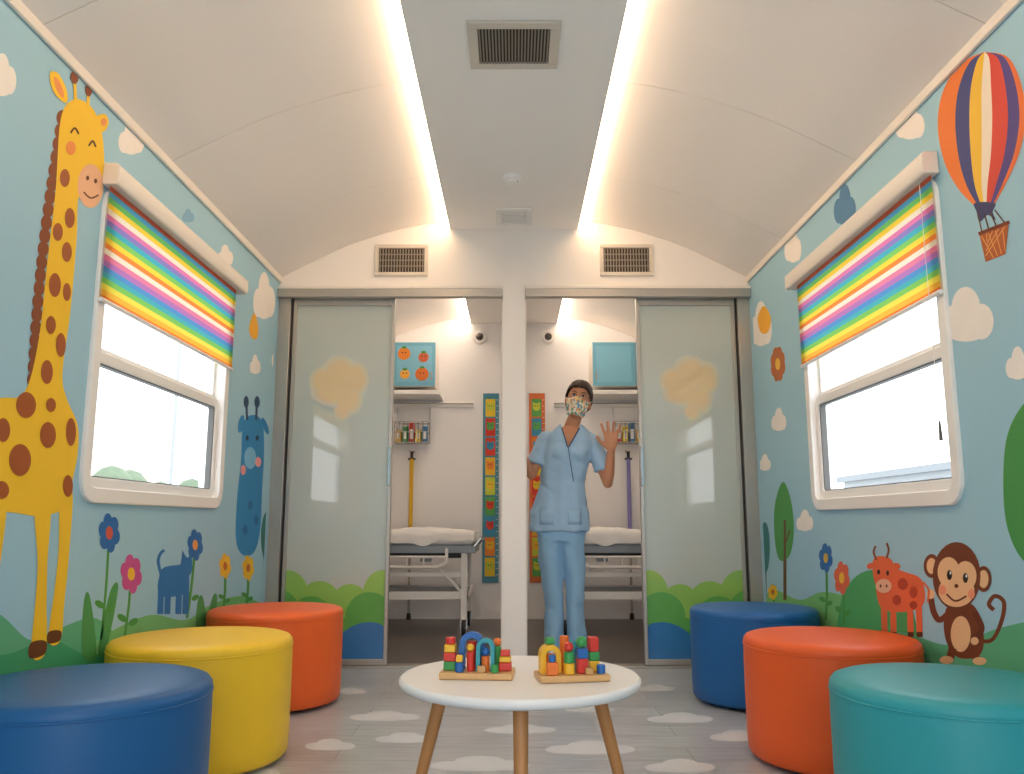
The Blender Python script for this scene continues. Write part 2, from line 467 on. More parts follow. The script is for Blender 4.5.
# giraffe
m = LM(); Y1 = 'FBCB2E'; BR = 'A85A2A'
for i in range(22):
    t = i/21; m.ell(62-30*t-5*math.sin(t*3), 118+275*t, 5.5, 8, '8A4B2A')
m.poly([(-60, 520), (-70, 450), (-40, 405), (0, 398), (24, 392), (38, 340), (47, 260), (55, 190), (60, 120), (72, 100), (88, 104), (98, 120), (103, 145), (103, 180), (97, 203), (86, 207), (78, 198), (76, 240), (70, 310), (62, 372), (66, 398), (77, 425), (77, 455), (71, 485), (68, 506), (40, 516), (0, 512)], Y1)
m.poly([(34, 500), (50, 500), (47, 560), (46, 600), (45, 652), (31, 655), (35, 600), (37, 560)], Y1)
m.poly([(60, 498), (72, 492), (68, 560), (64, 600), (60, 640), (48, 640), (54, 590), (58, 550)], Y1)
m.poly([(-8, 500), (6, 500), (0, 560), (-6, 600), (-10, 660), (-26, 660), (-20, 600), (-12, 550)], Y1)
m.poly([(30, 643), (45, 641), (44, 654), (29, 658)], '6B3A22'); m.poly([(48, 632), (60, 631), (59, 641), (47, 643)], '6B3A22')
m.ell(90, 186, 13, 22, 'F3BE96'); m.ell(87, 178, 1.6, 2.4, '6B3A22'); m.ell(95, 181, 1.6, 2.4, '6B3A22')
m.line([(83, 192), (90, 198), (98, 195)], 1.6, '6B3A22')
m.poly([(50, 72), (58, 74), (66, 90), (66, 103), (56, 96), (50, 84)], Y1); m.poly([(53, 77), (58, 80), (63, 92), (62, 98), (56, 90)], 'F09A5A')
m.poly([(94, 118), (104, 114), (108, 122), (104, 131), (97, 131)], Y1); m.ell(103, 122, 3, 4, 'F09A5A')
m.line([(74, 80), (75, 102)], 3, Y1, False); m.ell(74, 77, 4, 7, '8A4B2A')
m.line([(88, 92), (87, 108)], 3, Y1, False); m.ell(88, 90, 3.5, 6.5, '8A4B2A')
m.line([(70, 133), (74, 128), (78, 134)], 1.8, '5A3220'); m.line([(88, 146), (92, 141), (95, 147)], 1.8, '5A3220')
m.ell(70, 148, 5, 7, 'F2954A'); 
for c in [(64, 178, 5, 9), (69, 218, 5, 10), (57, 232, 5, 9), (66, 252, 5, 10), (54, 285, 6, 12), (66, 292, 4, 9), (50, 325, 5, 9), (60, 345, 5, 12), (46, 372, 6, 12), (25, 405, 10, 13), (47, 435, 8, 13), (70, 432, 5, 14), (19, 460, 11, 16), (67, 486, 5, 11), (50, 405, 5, 7), (2, 430, 7, 12), (-20, 460, 12, 18), (0, 490, 8, 9), (-35, 430, 10, 12)]:
    m.ell(c[0], c[1], c[2], c[3], BR)
m.done('giraffe_mural', 'smiling yellow giraffe with brown spots painted on blue wall')

# balloon
m = RM()
Lp = catmull([(984, 52), (960, 64), (943, 92), (938, 125), (944, 160), (958, 188), (978, 209)], False, 6)
Rp = catmull([(986, 52), (1008, 57), (1021, 82), (1026, 116), (1020, 152), (1006, 184), (992, 209)], False, 6)
bands = [('F08038', 0, .20), ('3E4886', .20, .36), ('F6C63E', .36, .50), ('F6E8D4', .50, .62), ('DE4A3C', .62, .80), ('54468C', .80, .93), ('E8743A', .93, 1)]
for c, u0, u1 in bands:
    A = [a.lerp(b, u0) for a, b in zip(Lp, Rp)]; B = [a.lerp(b, u1) for a, b in zip(Lp, Rp)]
    m.face([m.P(p.x, p.y) for p in A+B[::-1]], c)
m.poly([(975, 203), (995, 203), (993, 212), (996, 220), (988, 215), (980, 222), (977, 212)], '3A4270')
for a, b in (((978, 212), (983, 236)), ((985, 214), (990, 233)), ((991, 213), (998, 229)), ((995, 210), (1007, 225))):
    m.line([a, b], 1.3, '5A3A28', False)
m.poly([(980, 235), (1009, 224), (1006, 254), (986, 262)], 'B8602E', False)
for i in range(4):
    m.line([(982+i*7, 236-i*2.5), (994+i*4, 258-i*2)], 1, 'E8A05A', False); m.line([(1005-i*6, 227+i*2), (986+i*.5, 256-i*5)], 1, 'E8A05A', False)
m.line([(979, 234), (1010, 222)], 3.5, '7A3A20', False)
m.done('balloon_mural', 'striped hot-air balloon with woven basket painted on blue wall')

# clouds
WC = 'F6F1EC'
for cx, cy, w, h, c in ((2, 76, 28, 44, WC), (131, 138, 26, 36, WC), (264, 297, 22, 48, WC), (255, 365, 11, 20, WC), (276, 358, 9, 22, WC), (225, 256, 16, 22, WC), (188, 216, 12, 14, '7FB4D6')):
    m = LM(); m.cloud(cx, cy, w, h, c); m.done('cloud_mural', 'small cream cloud painted on the blue wall' if c != '7FB4D6' else 'small blue cloud painted on the blue wall', group='wall clouds')
for cx, cy, w, h, c in ((910, 122, 30, 38, WC), (845, 206, 22, 42, '4E86B0'), (793, 246, 17, 36, WC), (966, 316, 56, 56, WC), (761, 325, 22, 46, WC), (779, 420, 15, 24, WC), (765, 463, 12, 17, WC), (805, 521, 17, 22, WC), (1018, 364, 24, 34, WC)):
    m = RM(); m.cloud(cx, cy, w, h, c); m.done('cloud_mural', 'small cream cloud painted on the blue wall' if c != '4E86B0' else 'deep blue cloud painted on the blue wall', group='wall clouds')
m = LM(); m.poly([(254, 313), (258, 326), (257, 338), (252, 338), (249, 328)], 'F4B43A'); m.done('sun_mural', 'small golden sun painted on the blue wall')
m = RM(); m.off = .0016; m.poly([(764, 306), (771, 318), (768, 332), (761, 332), (758, 318)], 'F4B43A'); m.done('sun_mural', 'small golden sun painted over a cloud')

# blue long-necked animal
m = LM(); B1 = '2F8AC4'
m.poly([(243, 425), (252, 415), (262, 422), (264, 450), (262, 490), (260, 530), (254, 552), (243, 555), (236, 540), (237, 500), (241, 460)], B1)
m.line([(246, 400), (247, 420)], 2.2, '24466A', False); m.ell(246, 402, 2.6, 6, '24466A')
m.line([(257, 400), (256, 420)], 2.2, '24466A', False); m.ell(257, 402, 2.6, 6, '24466A')
m.ell(241, 424, 3, 9, B1, 10); m.ell(265, 426, 2.5, 9, B1, -20)
m.ell(247, 438, 1.5, 2.6, '14304A'); m.ell(257, 438, 1.5, 2.6, '14304A')
m.ell(250, 458, 6, 11, '7FC0E4'); m.ell(258, 462, 3, 5, 'F2A0A0'); m.ell(243, 470, 2.6, 5, 'F2A0A0')
m.ell(250, 505, 2.4, 5, '2470A8'); m.ell(256, 520, 2.4, 5, '2470A8'); m.ell(245, 530, 2.4, 5, '2470A8')
m.done('blue_giraffe_mural', 'slim blue giraffe-like animal with dark horns painted on wall')
# blue cat
m = LM()
m.poly([(159, 578), (163, 568), (178, 565), (188, 566), (189, 578), (188, 592), (182, 595), (165, 597), (158, 590)], '2F78B8')
for x in (161, 168, 179, 186): m.line([(x, 585), (x-1, 614)], 6, '2F78B8', False)
m.line([(161, 575), (158, 562), (160, 554), (164, 550)], 3, '2F78B8')
m.ell(186, 567, 6, 10, '2F78B8'); m.poly([(181, 562), (182, 550), (187, 559)], '2F78B8', False); m.poly([(187, 560), (191, 551), (192, 564)], '2F78B8', False)
m.done('blue_cat_mural', 'small solid blue cat painted on the wall')
# flowers left
CN = {'2E6FB4': 'blue', 'C8559A': 'pink', 'F2C22E': 'yellow', 'E06A4A': 'orange', 'BC6E42': 'terracotta'}
for a in ((109, 533, 11, 20, '2E6FB4', 'D05A4A', (101, 640)), (131, 574, 11, 20, 'C8559A', 'F4C23A', (124, 640)), (195, 545, 8, 16, '2E6FB4', 'F0A050', (187, 618)), (225, 566, 6, 13, 'F2C22E', 'C86A2A', (223, 612)), (248, 568, 6, 13, 'F2C22E', 'C86A2A', (246, 608))):
    m = LM(); m.flower(*a[:6], stem=a[6]); m.done('flower_mural', 'painted %s flower on a green stem' % CN[a[4]], group='wall flowers')
m = LM(); m.ell(267, 537, 6, 25, '2C7A7A'); m.line([(266, 530), (265, 600)], 2, '5A4A30'); m.done('tree_mural', 'dark teal oval tree painted on the wall', group='wall trees')
for pts in ([(82, 655), (84, 600), (90, 598), (96, 655)], [(98, 650), (110, 592), (118, 588), (106, 650)], [(196, 630), (198, 600), (203, 598), (206, 628)], [(206, 625), (213, 596), (217, 598), (213, 625)]):
    m = LM(); m.poly(pts, '4E9A58'); m.done('grass_mural', 'painted tall green leaf on the blue wall', group='wall leaves')
# right trees
m = RM(); m.line([(785, 500), (785, 600)], 3, '6B4A2E', False); m.poly([(783, 482), (791, 500), (794, 530), (790, 555), (780, 560), (775, 540), (775, 505)], '4C9A50'); m.line([(785, 520), (785, 600)], 2.2, '6B4A2E', False); m.line([(785, 545), (790, 530)], 1.5, '6B4A2E', False); m.done('tree_mural', 'tall oval green tree painted on the wall', group='wall trees')
m = RM(); m.line([(765, 540), (765, 600)], 2, '5A4A30', False); m.ell(765, 548, 5, 26, '2C7A7A'); m.done('tree_mural', 'dark teal oval tree painted on the wall', group='wall trees')
m = RM(); m.line([(1040, 500), (1040, 700)], 10, '6B4A2E', False); m.poly([(1040, 395), (1062, 430), (1066, 500), (1050, 560), (1025, 562), (1006, 520), (1005, 450), (1018, 412)], '4C9A50'); m.done('tree_mural', 'large rounded green tree painted on the wall', group='wall trees')
for a in ((826, 558, 7, 15, '2E6FB4', 'D8B04A', (826, 620)), (842, 578, 8, 17, 'E06A4A', 'F4C23A', (844, 625)), (773, 592, 5, 8, 'F2C22E', 'C86A2A', (773, 612)), (778, 364, 7.5, 18, 'BC6E42', 'F0C04A', None)):
    m = RM(); m.flower(*a[:6], stem=a[6], n=8 if a[6] is None else 6); m.done('flower_mural', ('painted %s flower on a green stem' if a[6] else 'painted %s flower head on the blue wall') % CN[a[4]], group='wall flowers')
# cow
m = RM(); CO = 'EA6E42'
m.poly([(876, 574), (885, 566), (905, 572), (920, 578), (925, 592), (922, 606), (905, 612), (885, 610), (878, 600)], CO)
for x in (884, 893, 910, 919): m.line([(x, 600), (x+1, 636)], 6, CO, False); m.line([(x+1, 632), (x+1, 637)], 6, '5A3220', False)
m.line([(923, 582), (929, 590), (928, 602)], 2, CO)
m.poly([(873, 562), (880, 556), (892, 560), (895, 575), (891, 590), (882, 592), (875, 582)], CO); m.ell(884, 586, 8, 7, 'F3C0A0'); m.ell(881, 586, 1, 1.6, '6B3A22'); m.ell(887, 586, 1, 1.6, '6B3A22')
m.ell(879, 572, 1.5, 2.5, '3A2018'); m.ell(888, 573, 1.5, 2.5, '3A2018')
m.line([(877, 560), (874, 552), (876, 546)], 2, '8A4B2A'); m.line([(887, 558), (889, 550), (887, 543)], 2, '8A4B2A'); m.ell(871, 566, 4, 3, CO, -20); m.ell(897, 566, 4, 3, CO, 20)
for c in ((903, 584, 5, 6), (914, 592, 4, 6), (897, 600, 4, 5), (914, 605, 4, 4)): m.ell(*c, 'BC4A2E')
m.done('cow_mural', 'orange-red spotted cow painted on the wall')
# monkey
m = RM(); MK = '7A3E24'; TN = 'F2C494'
m.line([(975, 640), (992, 640), (1002, 620), (1004, 602), (995, 596), (989, 604), (994, 610)], 4, MK)
m.line([(950, 612), (940, 620), (934, 612), (931, 598)], 6, MK); m.ell(931, 594, 4, 5, TN)
m.poly([(948, 606), (962, 602), (976, 608), (984, 635), (980, 655), (960, 658), (948, 645), (944, 625)], MK)
m.ell(961, 634, 10, 18, TN)
m.line([(975, 612), (982, 628), (976, 640)], 6, '6A341E'); m.ell(975, 641, 4, 4, TN)
m.line([(953, 648), (950, 660)], 8, MK, False); m.line([(974, 648), (977, 660)], 8, MK, False); m.ell(947, 660, 7, 4, TN); m.ell(980, 661, 7, 4, TN)
m.ell(932, 566, 8, 12, MK); m.ell(932, 566, 5, 8, TN); m.ell(984, 579, 8, 13, MK); m.ell(984, 579, 5, 9, TN)
m.ell(957, 576, 24, 34, MK)
m.ell(949, 572, 11, 15, TN); m.ell(966, 576, 11, 15, TN); m.ell(957, 591, 18, 16, TN)
m.ell(950, 575, 2.6, 5, '2A1810'); m.ell(966, 578, 2.6, 5, '2A1810'); m.ell(951, 573, .9, 1.6, 'FFFFFF'); m.ell(967, 576, .9, 1.6, 'FFFFFF')
m.line([(947, 594), (956, 601), (967, 596)], 1.8, '6B2E1C'); m.ell(957, 586, 2, 2, '6B2E1C'); m.ell(943, 590, 3.5, 5, 'F29A7A'); m.ell(972, 594, 3.5, 5, 'F29A7A')
m.done('monkey_mural', 'brown smiling monkey with curled tail painted on wall')

# floor clouds
FL = (Vector((0, 0, 0)), Vector((0, 0, 1)))
for cx, cy, w, h in ((385, 716, 70, 11), (350, 691, 34, 7), (520, 729, 72, 10), (590, 748, 90, 14), (680, 718, 66, 11), (480, 764, 100, 16), (655, 688, 40, 7), (405, 738, 60, 11), (330, 745, 50, 12), (735, 736, 50, 12), (420, 690, 36, 6), (590, 709, 50, 7), (250, 772, 60, 16), (680, 766, 70, 14)):
    m = Mural(FL, ((-W+.01, .3, -1), (W-.01, YB-.06, 1)), off=.0003)
    m.cloud(cx, cy, w, h, 'D0D3D8')
    m.done('cloud_decal', 'white cloud inlay on the vinyl floor', 'floor decal', 'floor clouds')

# ------------------------------------------------------------ sliding doors
def frosted():
    m = bpy.data.materials.new('frosted_glass'); m.use_nodes = True
    nt = m.node_tree; b = nt.nodes['Principled BSDF']
    tc = nt.nodes.new('ShaderNodeTexCoord'); n = nt.nodes.new('ShaderNodeTexNoise'); n.inputs['Scale'].default_value = 1.5
    nt.links.new(tc.outputs['Object'], n.inputs['Vector'])
    mx = nt.nodes.new('ShaderNodeMix'); mx.data_type = 'RGBA'; mx.inputs[6].default_value = lin('C8D2CE'); mx.inputs[7].default_value = lin('D6DED8')
    nt.links.new(n.outputs['Fac'], mx.inputs[0]); nt.links.new(mx.outputs[2], b.inputs['Base Color'])
    b.inputs['Roughness'].default_value = .35
    b.inputs['Coat Weight'].default_value = 1; b.inputs['Coat Roughness'].default_value = .03; b.inputs['Coat IOR'].default_value = 1.8
    # light diffusing through the frosted sheet
    tr = nt.nodes.new('ShaderNodeBsdfTranslucent'); tr.inputs[0].default_value = lin('E0E8E2')
    ms = nt.nodes.new('ShaderNodeMixShader'); ms.inputs[0].default_value = .2
    nt.links.new(b.outputs[0], ms.inputs[1]); nt.links.new(tr.outputs[0], ms.inputs[2]); nt.links.new(ms.outputs[0], nt.nodes['Material Output'].inputs[0])
    return m
M_frost = frosted()
def vinyl(c):
    m = mat('glass_vinyl', c, .4, var=.04, nscale=6)
    b = m.node_tree.nodes['Principled BSDF']; b.inputs['Coat Weight'].default_value = 1; b.inputs['Coat Roughness'].default_value = .04; b.inputs['Coat IOR'].default_value = 1.6
    return m
def door(idx, x0, x1, hx, s):
    ya, yb = YB+.02, YB+.055; z0, z1 = .015, OPN-.02; org = ((x0+x1)/2, YB+.04, z0)
    mb = MB(); w = .020
    mb.box(x0, x0+w, ya, yb, z0, z1, M_alu); mb.box(x1-w, x1, ya, yb, z0, z1, M_alu)
    mb.box(x0+w, x1-w, ya, yb, z0, z0+.03, M_alu); mb.box(x0+w, x1-w, ya, yb, z1-.05, z1, M_alu)
    r = fin(mb, 'door_%d' % idx, org=org, bevel=.002); struct(r, 'frosted glass sliding door in aluminium frame with hill decals')
    mb = MB(); mb.box(x0+w-.004, x1-w+.004, ya+.012, ya+.02, z0+.02, z1-.04, M_frost)
    fin(mb, 'glass_panel', org=org, parent=r, smooth=False)
    mb = MB(); mb.box(hx-.009, hx+.009, ya-.022, ya-.012, .98, 1.2, M_chrome); mb.box(hx-.005, hx+.005, ya-.013, ya, 1.0, 1.02, M_chrome); mb.box(hx-.005, hx+.005, ya-.013, ya, 1.16, 1.18, M_chrome)
    fin(mb, 'handle', org=org, parent=r, bevel=.002)
    pl = (Vector((0, ya+.012, 0)), Vector((0, -1, 0)))
    a, b = x0+w, x1-w
    def X(u):
        x = (x0+(x1-x0)*u) if s < 0 else (x1-(x1-x0)*u)
        return 514+x/4.45*F
    lim = ((a, -9, z0+.031), (b, 9, 3))
    global paint
    keep = paint; paint = vinyl
    m = Mural(pl, lim, off=.0005)
    def bush(cs, base, col):
        m.hill([(X(-.1), base), (X(.5), base), (X(1.1), base)], col, z0+.031)
        for u, y, rx, ry in cs: m.ell(X(u), y, rx, ry, col)
    bush([(.08, 594, 21, 24), (.38, 600, 20, 19), (.66, 602, 18, 18), (.96, 596, 20, 26)], 600, '94C45A')
    bush([(.02, 616, 20, 26), (.30, 620, 22, 24), (.84, 616, 24, 24)], 618, '62AE50')
    bush([(.10, 640, 24, 26), (.45, 644, 20, 18)], 642, '489A44')
    m.ell(X(.84), 668, 42, 46, '2E78B8'); m.ell(X(.20), 682, 46, 28, '2A6CAC')
    fin(m.mb, 'hill_decal', org=org, parent=r, smooth=False, fix=False)
    m = Mural(pl, lim, off=.0005)
    c = 340 if s < 0 else 690
    blobs = ((0, -10, 17, 18), (-17, -4, 13, 13), (16, -6, 12, 16), (-8, 8, 19, 12), (8, 14, 14, 15), (2, 27, 8, 8))
    for k, col in ((1.12, 'D4D6C6'), (1.0, 'DAD4BC'), (.86, 'E0D0AC'), (.7, 'E4CDA0')):
        for dx, dy, rx, ry in blobs:
            m.ell(c+dx*(.9+.1*k), 385+dy*(.9+.1*k), rx*k, ry*k, col)
    fin(m.mb, 'cloud_decal', org=org, parent=r, smooth=False, fix=False)
    paint = keep
door(1, -1.278, -.69, -.70, -1)
door(2, .708, 1.278, .718, 1)

# ------------------------------------------------------------ vents and detectors
M_vent = mat('vent_beige', 'D8CFC2', .45); M_slat = mat('vent_slat', '9A9084', .5); M_ventd = mat('vent_dark', '3A3430', .7)
def vent_wall(xc, zc, w, h):
    org = (xc, YB, zc); y = YB
    mb = MB(); f = .022
    mb.box(xc-w/2, xc+w/2, y-.014, y-.001, zc+h/2-f, zc+h/2, M_vent); mb.box(xc-w/2, xc+w/2, y-.014, y-.001, zc-h/2, zc-h/2+f, M_vent)
    mb.box(xc-w/2, xc-w/2+f, y-.014, y-.001, zc-h/2+f, zc+h/2-f, M_vent); mb.box(xc+w/2-f, xc+w/2, y-.014, y-.001, zc-h/2+f, zc+h/2-f, M_vent)
    r = fin(mb, 'air_vent', org=org, bevel=.002); tag(r, 'beige louvred air vent above the doorway', 'vent', 'partition vents')
    mb = MB(); mb.box(xc-w/2+f, xc+w/2-f, y-.003, y-.001, zc-h/2+f, zc+h/2-f, M_ventd)
    n = 16
    for i in range(n):
        x = xc-w/2+f+(w-2*f)*(i+.5)/n; mb.box(x-.0028, x+.0028, y-.012, y-.003, zc-h/2+f, zc+h/2-f, M_slat)
    for k in (-1, 0, 1): mb.box(xc-w/2+f, xc+w/2-f, y-.011, y-.004, zc+k*.035-.002, zc+k*.035+.002, M_slat)
    fin(mb, 'grille', org=org, parent=r, smooth=False)
vent_wall(-.655, 2.285, .31, .19); vent_wall(.655, 2.285, .31, .19)
def vent_ceil(yc, w, l, grille):
    org = (0, yc, ZS); mb = MB(); f = .035 if grille else .03; z = ZS
    mt = M_vent if grille else M_white
    mb.box(-w/2, w/2, yc-l/2, yc-l/2+f, z-.012, z-.0005, mt); mb.box(-w/2, w/2, yc+l/2-f, yc+l/2, z-.012, z-.0005, mt)
    mb.box(-w/2, -w/2+f, yc-l/2+f, yc+l/2-f, z-.012, z-.0005, mt); mb.box(w/2-f, w/2, yc-l/2+f, yc+l/2-f, z-.012, z-.0005, mt)
    r = fin(mb, 'ceiling_vent', org=org, bevel=.002); tag(r, 'square ceiling vent with dark grille slots' if grille else 'small white ceiling air diffuser', 'vent')
    mb = MB()
    mb.box(-w/2+f, w/2-f, yc-l/2+f, yc+l/2-f, z-.003, z-.0005, M_ventd if grille else mat('diffuser_white', 'C8C4BE', .5))
    n = 22 if grille else 6
    for i in range(n):
        if grille:
            x = -w/2+f+(w-2*f)*(i+.5)/n; mb.box(x-.0026, x+.0026, yc-l/2+f, yc+l/2-f, z-.011, z-.003, M_slat)
        else:
            y = yc-l/2+f+(l-2*f)*(i+.5)/n; mb.box(-w/2+f, w/2-f, y-.008, y+.008, z-.010, z-.003, M_white)
    fin(mb, 'grille', org=org, parent=r, smooth=False)
vent_ceil(2.71, .325, .29, True); vent_ceil(4.38, .20, .24, False)
mb = MB(); mb.lathe([(.0, 0), (.056, 0), (.056, -.012), (.05, -.02), (.036, -.024), (.034, -.034), (.0, -.038)], (0, 3.86, ZS-.0005), M_white, 40)
sd = fin(mb, 'smoke_detector', org=(0, 3.86, ZS)); tag(sd, 'round white smoke detector on the ceiling soffit', 'smoke detector')
mb = MB(); mb.sph((.02, 3.83, ZS-.034), .0035, mat('indicator_red', 'B04030', .4), 8, 6); fin(mb, 'indicator_light', org=(0, 3.86, ZS), parent=sd)

# ------------------------------------------------------------ stools
def stool(x, y, r, h, col, cname):
    org = (x, y, 0); M = mat('vinyl_'+cname, col, .42, var=.05, nscale=3, bump=.12, bscale=9, spec=.4)
    e = empty('stool', org); tag(e, 'round upholstered %s vinyl pouf stool' % cname, 'stool', 'waiting area stools')
    mb = MB(); mb.lathe([(0.001, .012), (r-.03, .012), (r-.012, .016), (r-.003, .03), (r-.001, .08), (r, h*.5), (r, h-.08), (r-.001, h-.034)], org, M, 72)
    mb.lathe([(0.001, h-.036), (r-.003, h-.036), (r-.003, h-.032), (0.001, h-.032)], org, M, 48)
    fin(mb, 'base', org=org, parent=e, ang=60)
    mb = MB(); pr = [(r-.001, h-.0325), (r, h-.028), (r-.002, h-.016), (r-.010, h-.006), (r-.024, h-.001)]
    pr += [(r*.75, h+.002), (r*.4, h+.003), (0.001, h+.003)]
    mb.lathe([(0.001, h-.034)]+pr, org, M, 72)
    fin(mb, 'seat', org=org, parent=e, ang=60)
    mb = MB(); n = 72
    rr, zz = r-.0005, h-.0335
    mb.tube([(x+rr*math.cos(2*PI*i/n), y+rr*math.sin(2*PI*i/n), zz) for i in range(n)], .0022, M, 8, wrap=True)
    fin(mb, 'piping', org=org, parent=e)
    for i in range(4):
        a = PI/4+i*PI/2; mb = MB(); mb.cyl((x+(r-.07)*math.cos(a), y+(r-.07)*math.sin(a), 0), (x+(r-.07)*math.cos(a), y+(r-.07)*math.sin(a), .014), .018, .02, M_dark, 16)
        fin(mb, 'foot', org=org, parent=e)
stool(-1.04, 2.07, .296, .40, '1D5E98', 'blue')
stool(-1.052, 2.87, .296, .40, 'F8CC30', 'yellow')
stool(-1.058, 3.76, .293, .405, 'F0682A', 'orange')
stool(1.068, 2.09, .284, .40, '33A0AA', 'teal')
stool(1.072, 2.89, .285, .40, 'EE622A', 'orange')
stool(1.074, 3.80, .280, .405, '1C62A4', 'blue')

# ------------------------------------------------------------ table
M_wood = mat('beech_wood', 'C08650', .45, var=.12, nscale=10)
M_top = mat('white_laminate', 'F2F1F0', .35, var=.015)
TX, TY, TZ, TR = .014, 2.03, .423, .285
te = empty('coffee_table', (TX, TY, 0)); tag(te, 'low round white coffee table on three splayed wooden legs', 'table')
mb = MB(); mb.lathe([(0.001, -.024), (TR-.014, -.024), (TR-.004, -.019), (TR, -.012), (TR-.001, -.005), (TR-.006, 0), (0.001, 0)], (TX, TY, TZ), M_top, 96)
fin(mb, 'table_top', org=(TX, TY, 0), parent=te, ang=40)
for a in (-90, 10, 170):
    ca, sa = math.cos(math.radians(a)), math.sin(math.radians(a))
    mb = MB()
    p = lambda t, r: (TX+r*ca, TY+r*sa, t)
    mb.tube([p(TZ-.026, .185), p(.2, .235), p(0, .285)], [.017, .014, .010], M_wood, 20)
    fin(mb, 'leg', org=(TX, TY, 0), parent=te)
mb = MB(); mb.lathe([(0.001, -.034), (.225, -.034), (.225, -.0245), (0.001, -.0245)], (TX, TY, TZ), M_wood, 48); fin(mb, 'underframe', org=(TX, TY, 0), parent=te)

# toys
TCOL = {'r': 'D8382C', 'b': '2468B4', 'g': '3C9A50', 'y': 'F4BE30', 'o': 'EE7A30', 'w': 'DDB078', 't': '2E9AA8', 'n': 'C89A64'}
def tm(c): return mat('toy_paint_'+c, TCOL[c], .35, var=.04)
def toy(x, y, w, d, rotz, parts, label):
    z = TZ+.0005; org = (x, y, z)
    e = empty('toy_block_set', org); e.rotation_euler[2] = math.radians(rotz); e.scale = (1.08, 1.08, 1.08); tag(e, label, 'toy', 'table toys')
    mb = MB(); mb.box(-w/2, w/2, -d/2, d/2, 0, .014, tm('w')); fin(mb, 'base_board', parent=e, bevel=.003)
    for p in parts:
        k = p[0]; c = tm(p[1]); X, Y, Z = p[2:5]; Z += .0145
        mb = MB()
        if k == 'box': a, b, h = p[5:8]; mb.box(X-a/2, X+a/2, Y-b/2, Y+b/2, Z, Z+h, c); fin(mb, 'block', parent=e, bevel=.002)
        elif k == 'cyl': r, h = p[5:7]; mb.cyl((X, Y, Z), (X, Y, Z+h), r, r, c, 24); fin(mb, 'block', parent=e, bevel=.0015)
        elif k == 'ball': r = p[5]; mb.sph((X, Y, Z+r), r, c, 20, 12); fin(mb, 'bead', parent=e)
        elif k == 'arch':
            R, r2, b = p[5:8]; n = 12; ol = []
            hh = p[8]
            ol += [(X-R, Z), (X-R, Z+hh)]+[(X+R*math.cos(PI-PI*i/n), Z+hh+R*math.sin(PI*i/n)) for i in range(1, n)]+[(X+R, Z+hh), (X+R, Z), (X+r2, Z), (X+r2, Z+hh)]
            ol += [(X+r2*math.cos(PI*i/n), Z+hh+r2*math.sin(PI*i/n)) for i in range(1, n)]+[(X-r2, Z+hh), (X-r2, Z)]
            mb.prism(ol, lambda a, q, t: (a, t, q), Y-b/2, Y+b/2, c); fin(mb, 'arch_block', parent=e, bevel=.0015)
toy(-.085, 2.0, .158, .085, -4, [
    ('box', 'g', -.060, .0, 0, .026, .03, .018), ('box', 'r', -.060, 0, .0185, .026, .03, .018), ('box', 'y', -.060, 0, .037, .024, .028, .016), ('cyl', 'r', -.060, 0, .0535, .011, .014),
    ('arch', 'b', -.014, .014, 0, .028, .015, .020, .050), ('cyl', 'r', -.014, .014, 0, .010, .058), ('arch', 't', .018, -.010, 0, .020, .011, .018, .048), ('cyl', 'r', -.014, -.016, 0, .008, .040), ('ball', 'y', -.014, -.016, .0405, .008),
    ('cyl', 'o', .018, -.010, 0, .009, .03), ('ball', 'b', .018, -.010, .0305, .009), ('cyl', 'g', .040, .022, 0, .009, .046), ('ball', 'o', .040, .022, .0465, .009), ('box', 'r', .060, 0, 0, .026, .03, .017), ('box', 'y', .060, 0, .0175, .024, .028, .012), ('cyl', 'b', -.036, -.03, 0, .009, .02), ('box', 'y', -.036, -.03, .0205, .014, .014, .014), ('cyl', 'g', .040, -.032, 0, .008, .016), ('box', 'r', .060, 0, .03, .02, .024, .012), ('box', 'n', .012, -.034, 0, .018, .012, .014)], 'wooden toy with red, blue and green blocks on tray')
toy(.132, 1.97, .148, .085, 10, [
    ('arch', 'y', -.046, .005, 0, .022, .011, .03, .036), ('cyl', 'o', -.046, .005, 0, .009, .038), ('box', 'o', -.048, -.028, 0, .024, .016, .026), ('cyl', 'b', -.048, -.028, .0265, .007, .014), ('cyl', 'o', -.01, .022, 0, .010, .072), ('box', 'g', -.046, .005, .0585, .018, .022, .013),
    ('cyl', 'y', -.010, -.02, 0, .012, .022), ('cyl', 'g', -.010, -.02, .0225, .011, .022), ('ball', 'r', -.010, -.02, .045, .010), ('box', 'r', .020, -.012, 0, .022, .024, .03), ('box', 'b', .020, -.012, .0305, .022, .024, .02), ('ball', 'g', .020, -.012, .051, .012),
    ('cyl', 't', .014, .026, 0, .010, .06), ('box', 'y', .050, .006, 0, .022, .026, .022), ('box', 'g', .050, .006, .0225, .022, .026, .018), ('box', 'r', .050, .006, .041, .020, .024, .03), ('cyl', 'b', .058, -.026, 0, .009, .018), ('box', 'n', .030, -.034, 0, .016, .012, .014)], 'wooden toy with yellow, orange and green blocks on tray')

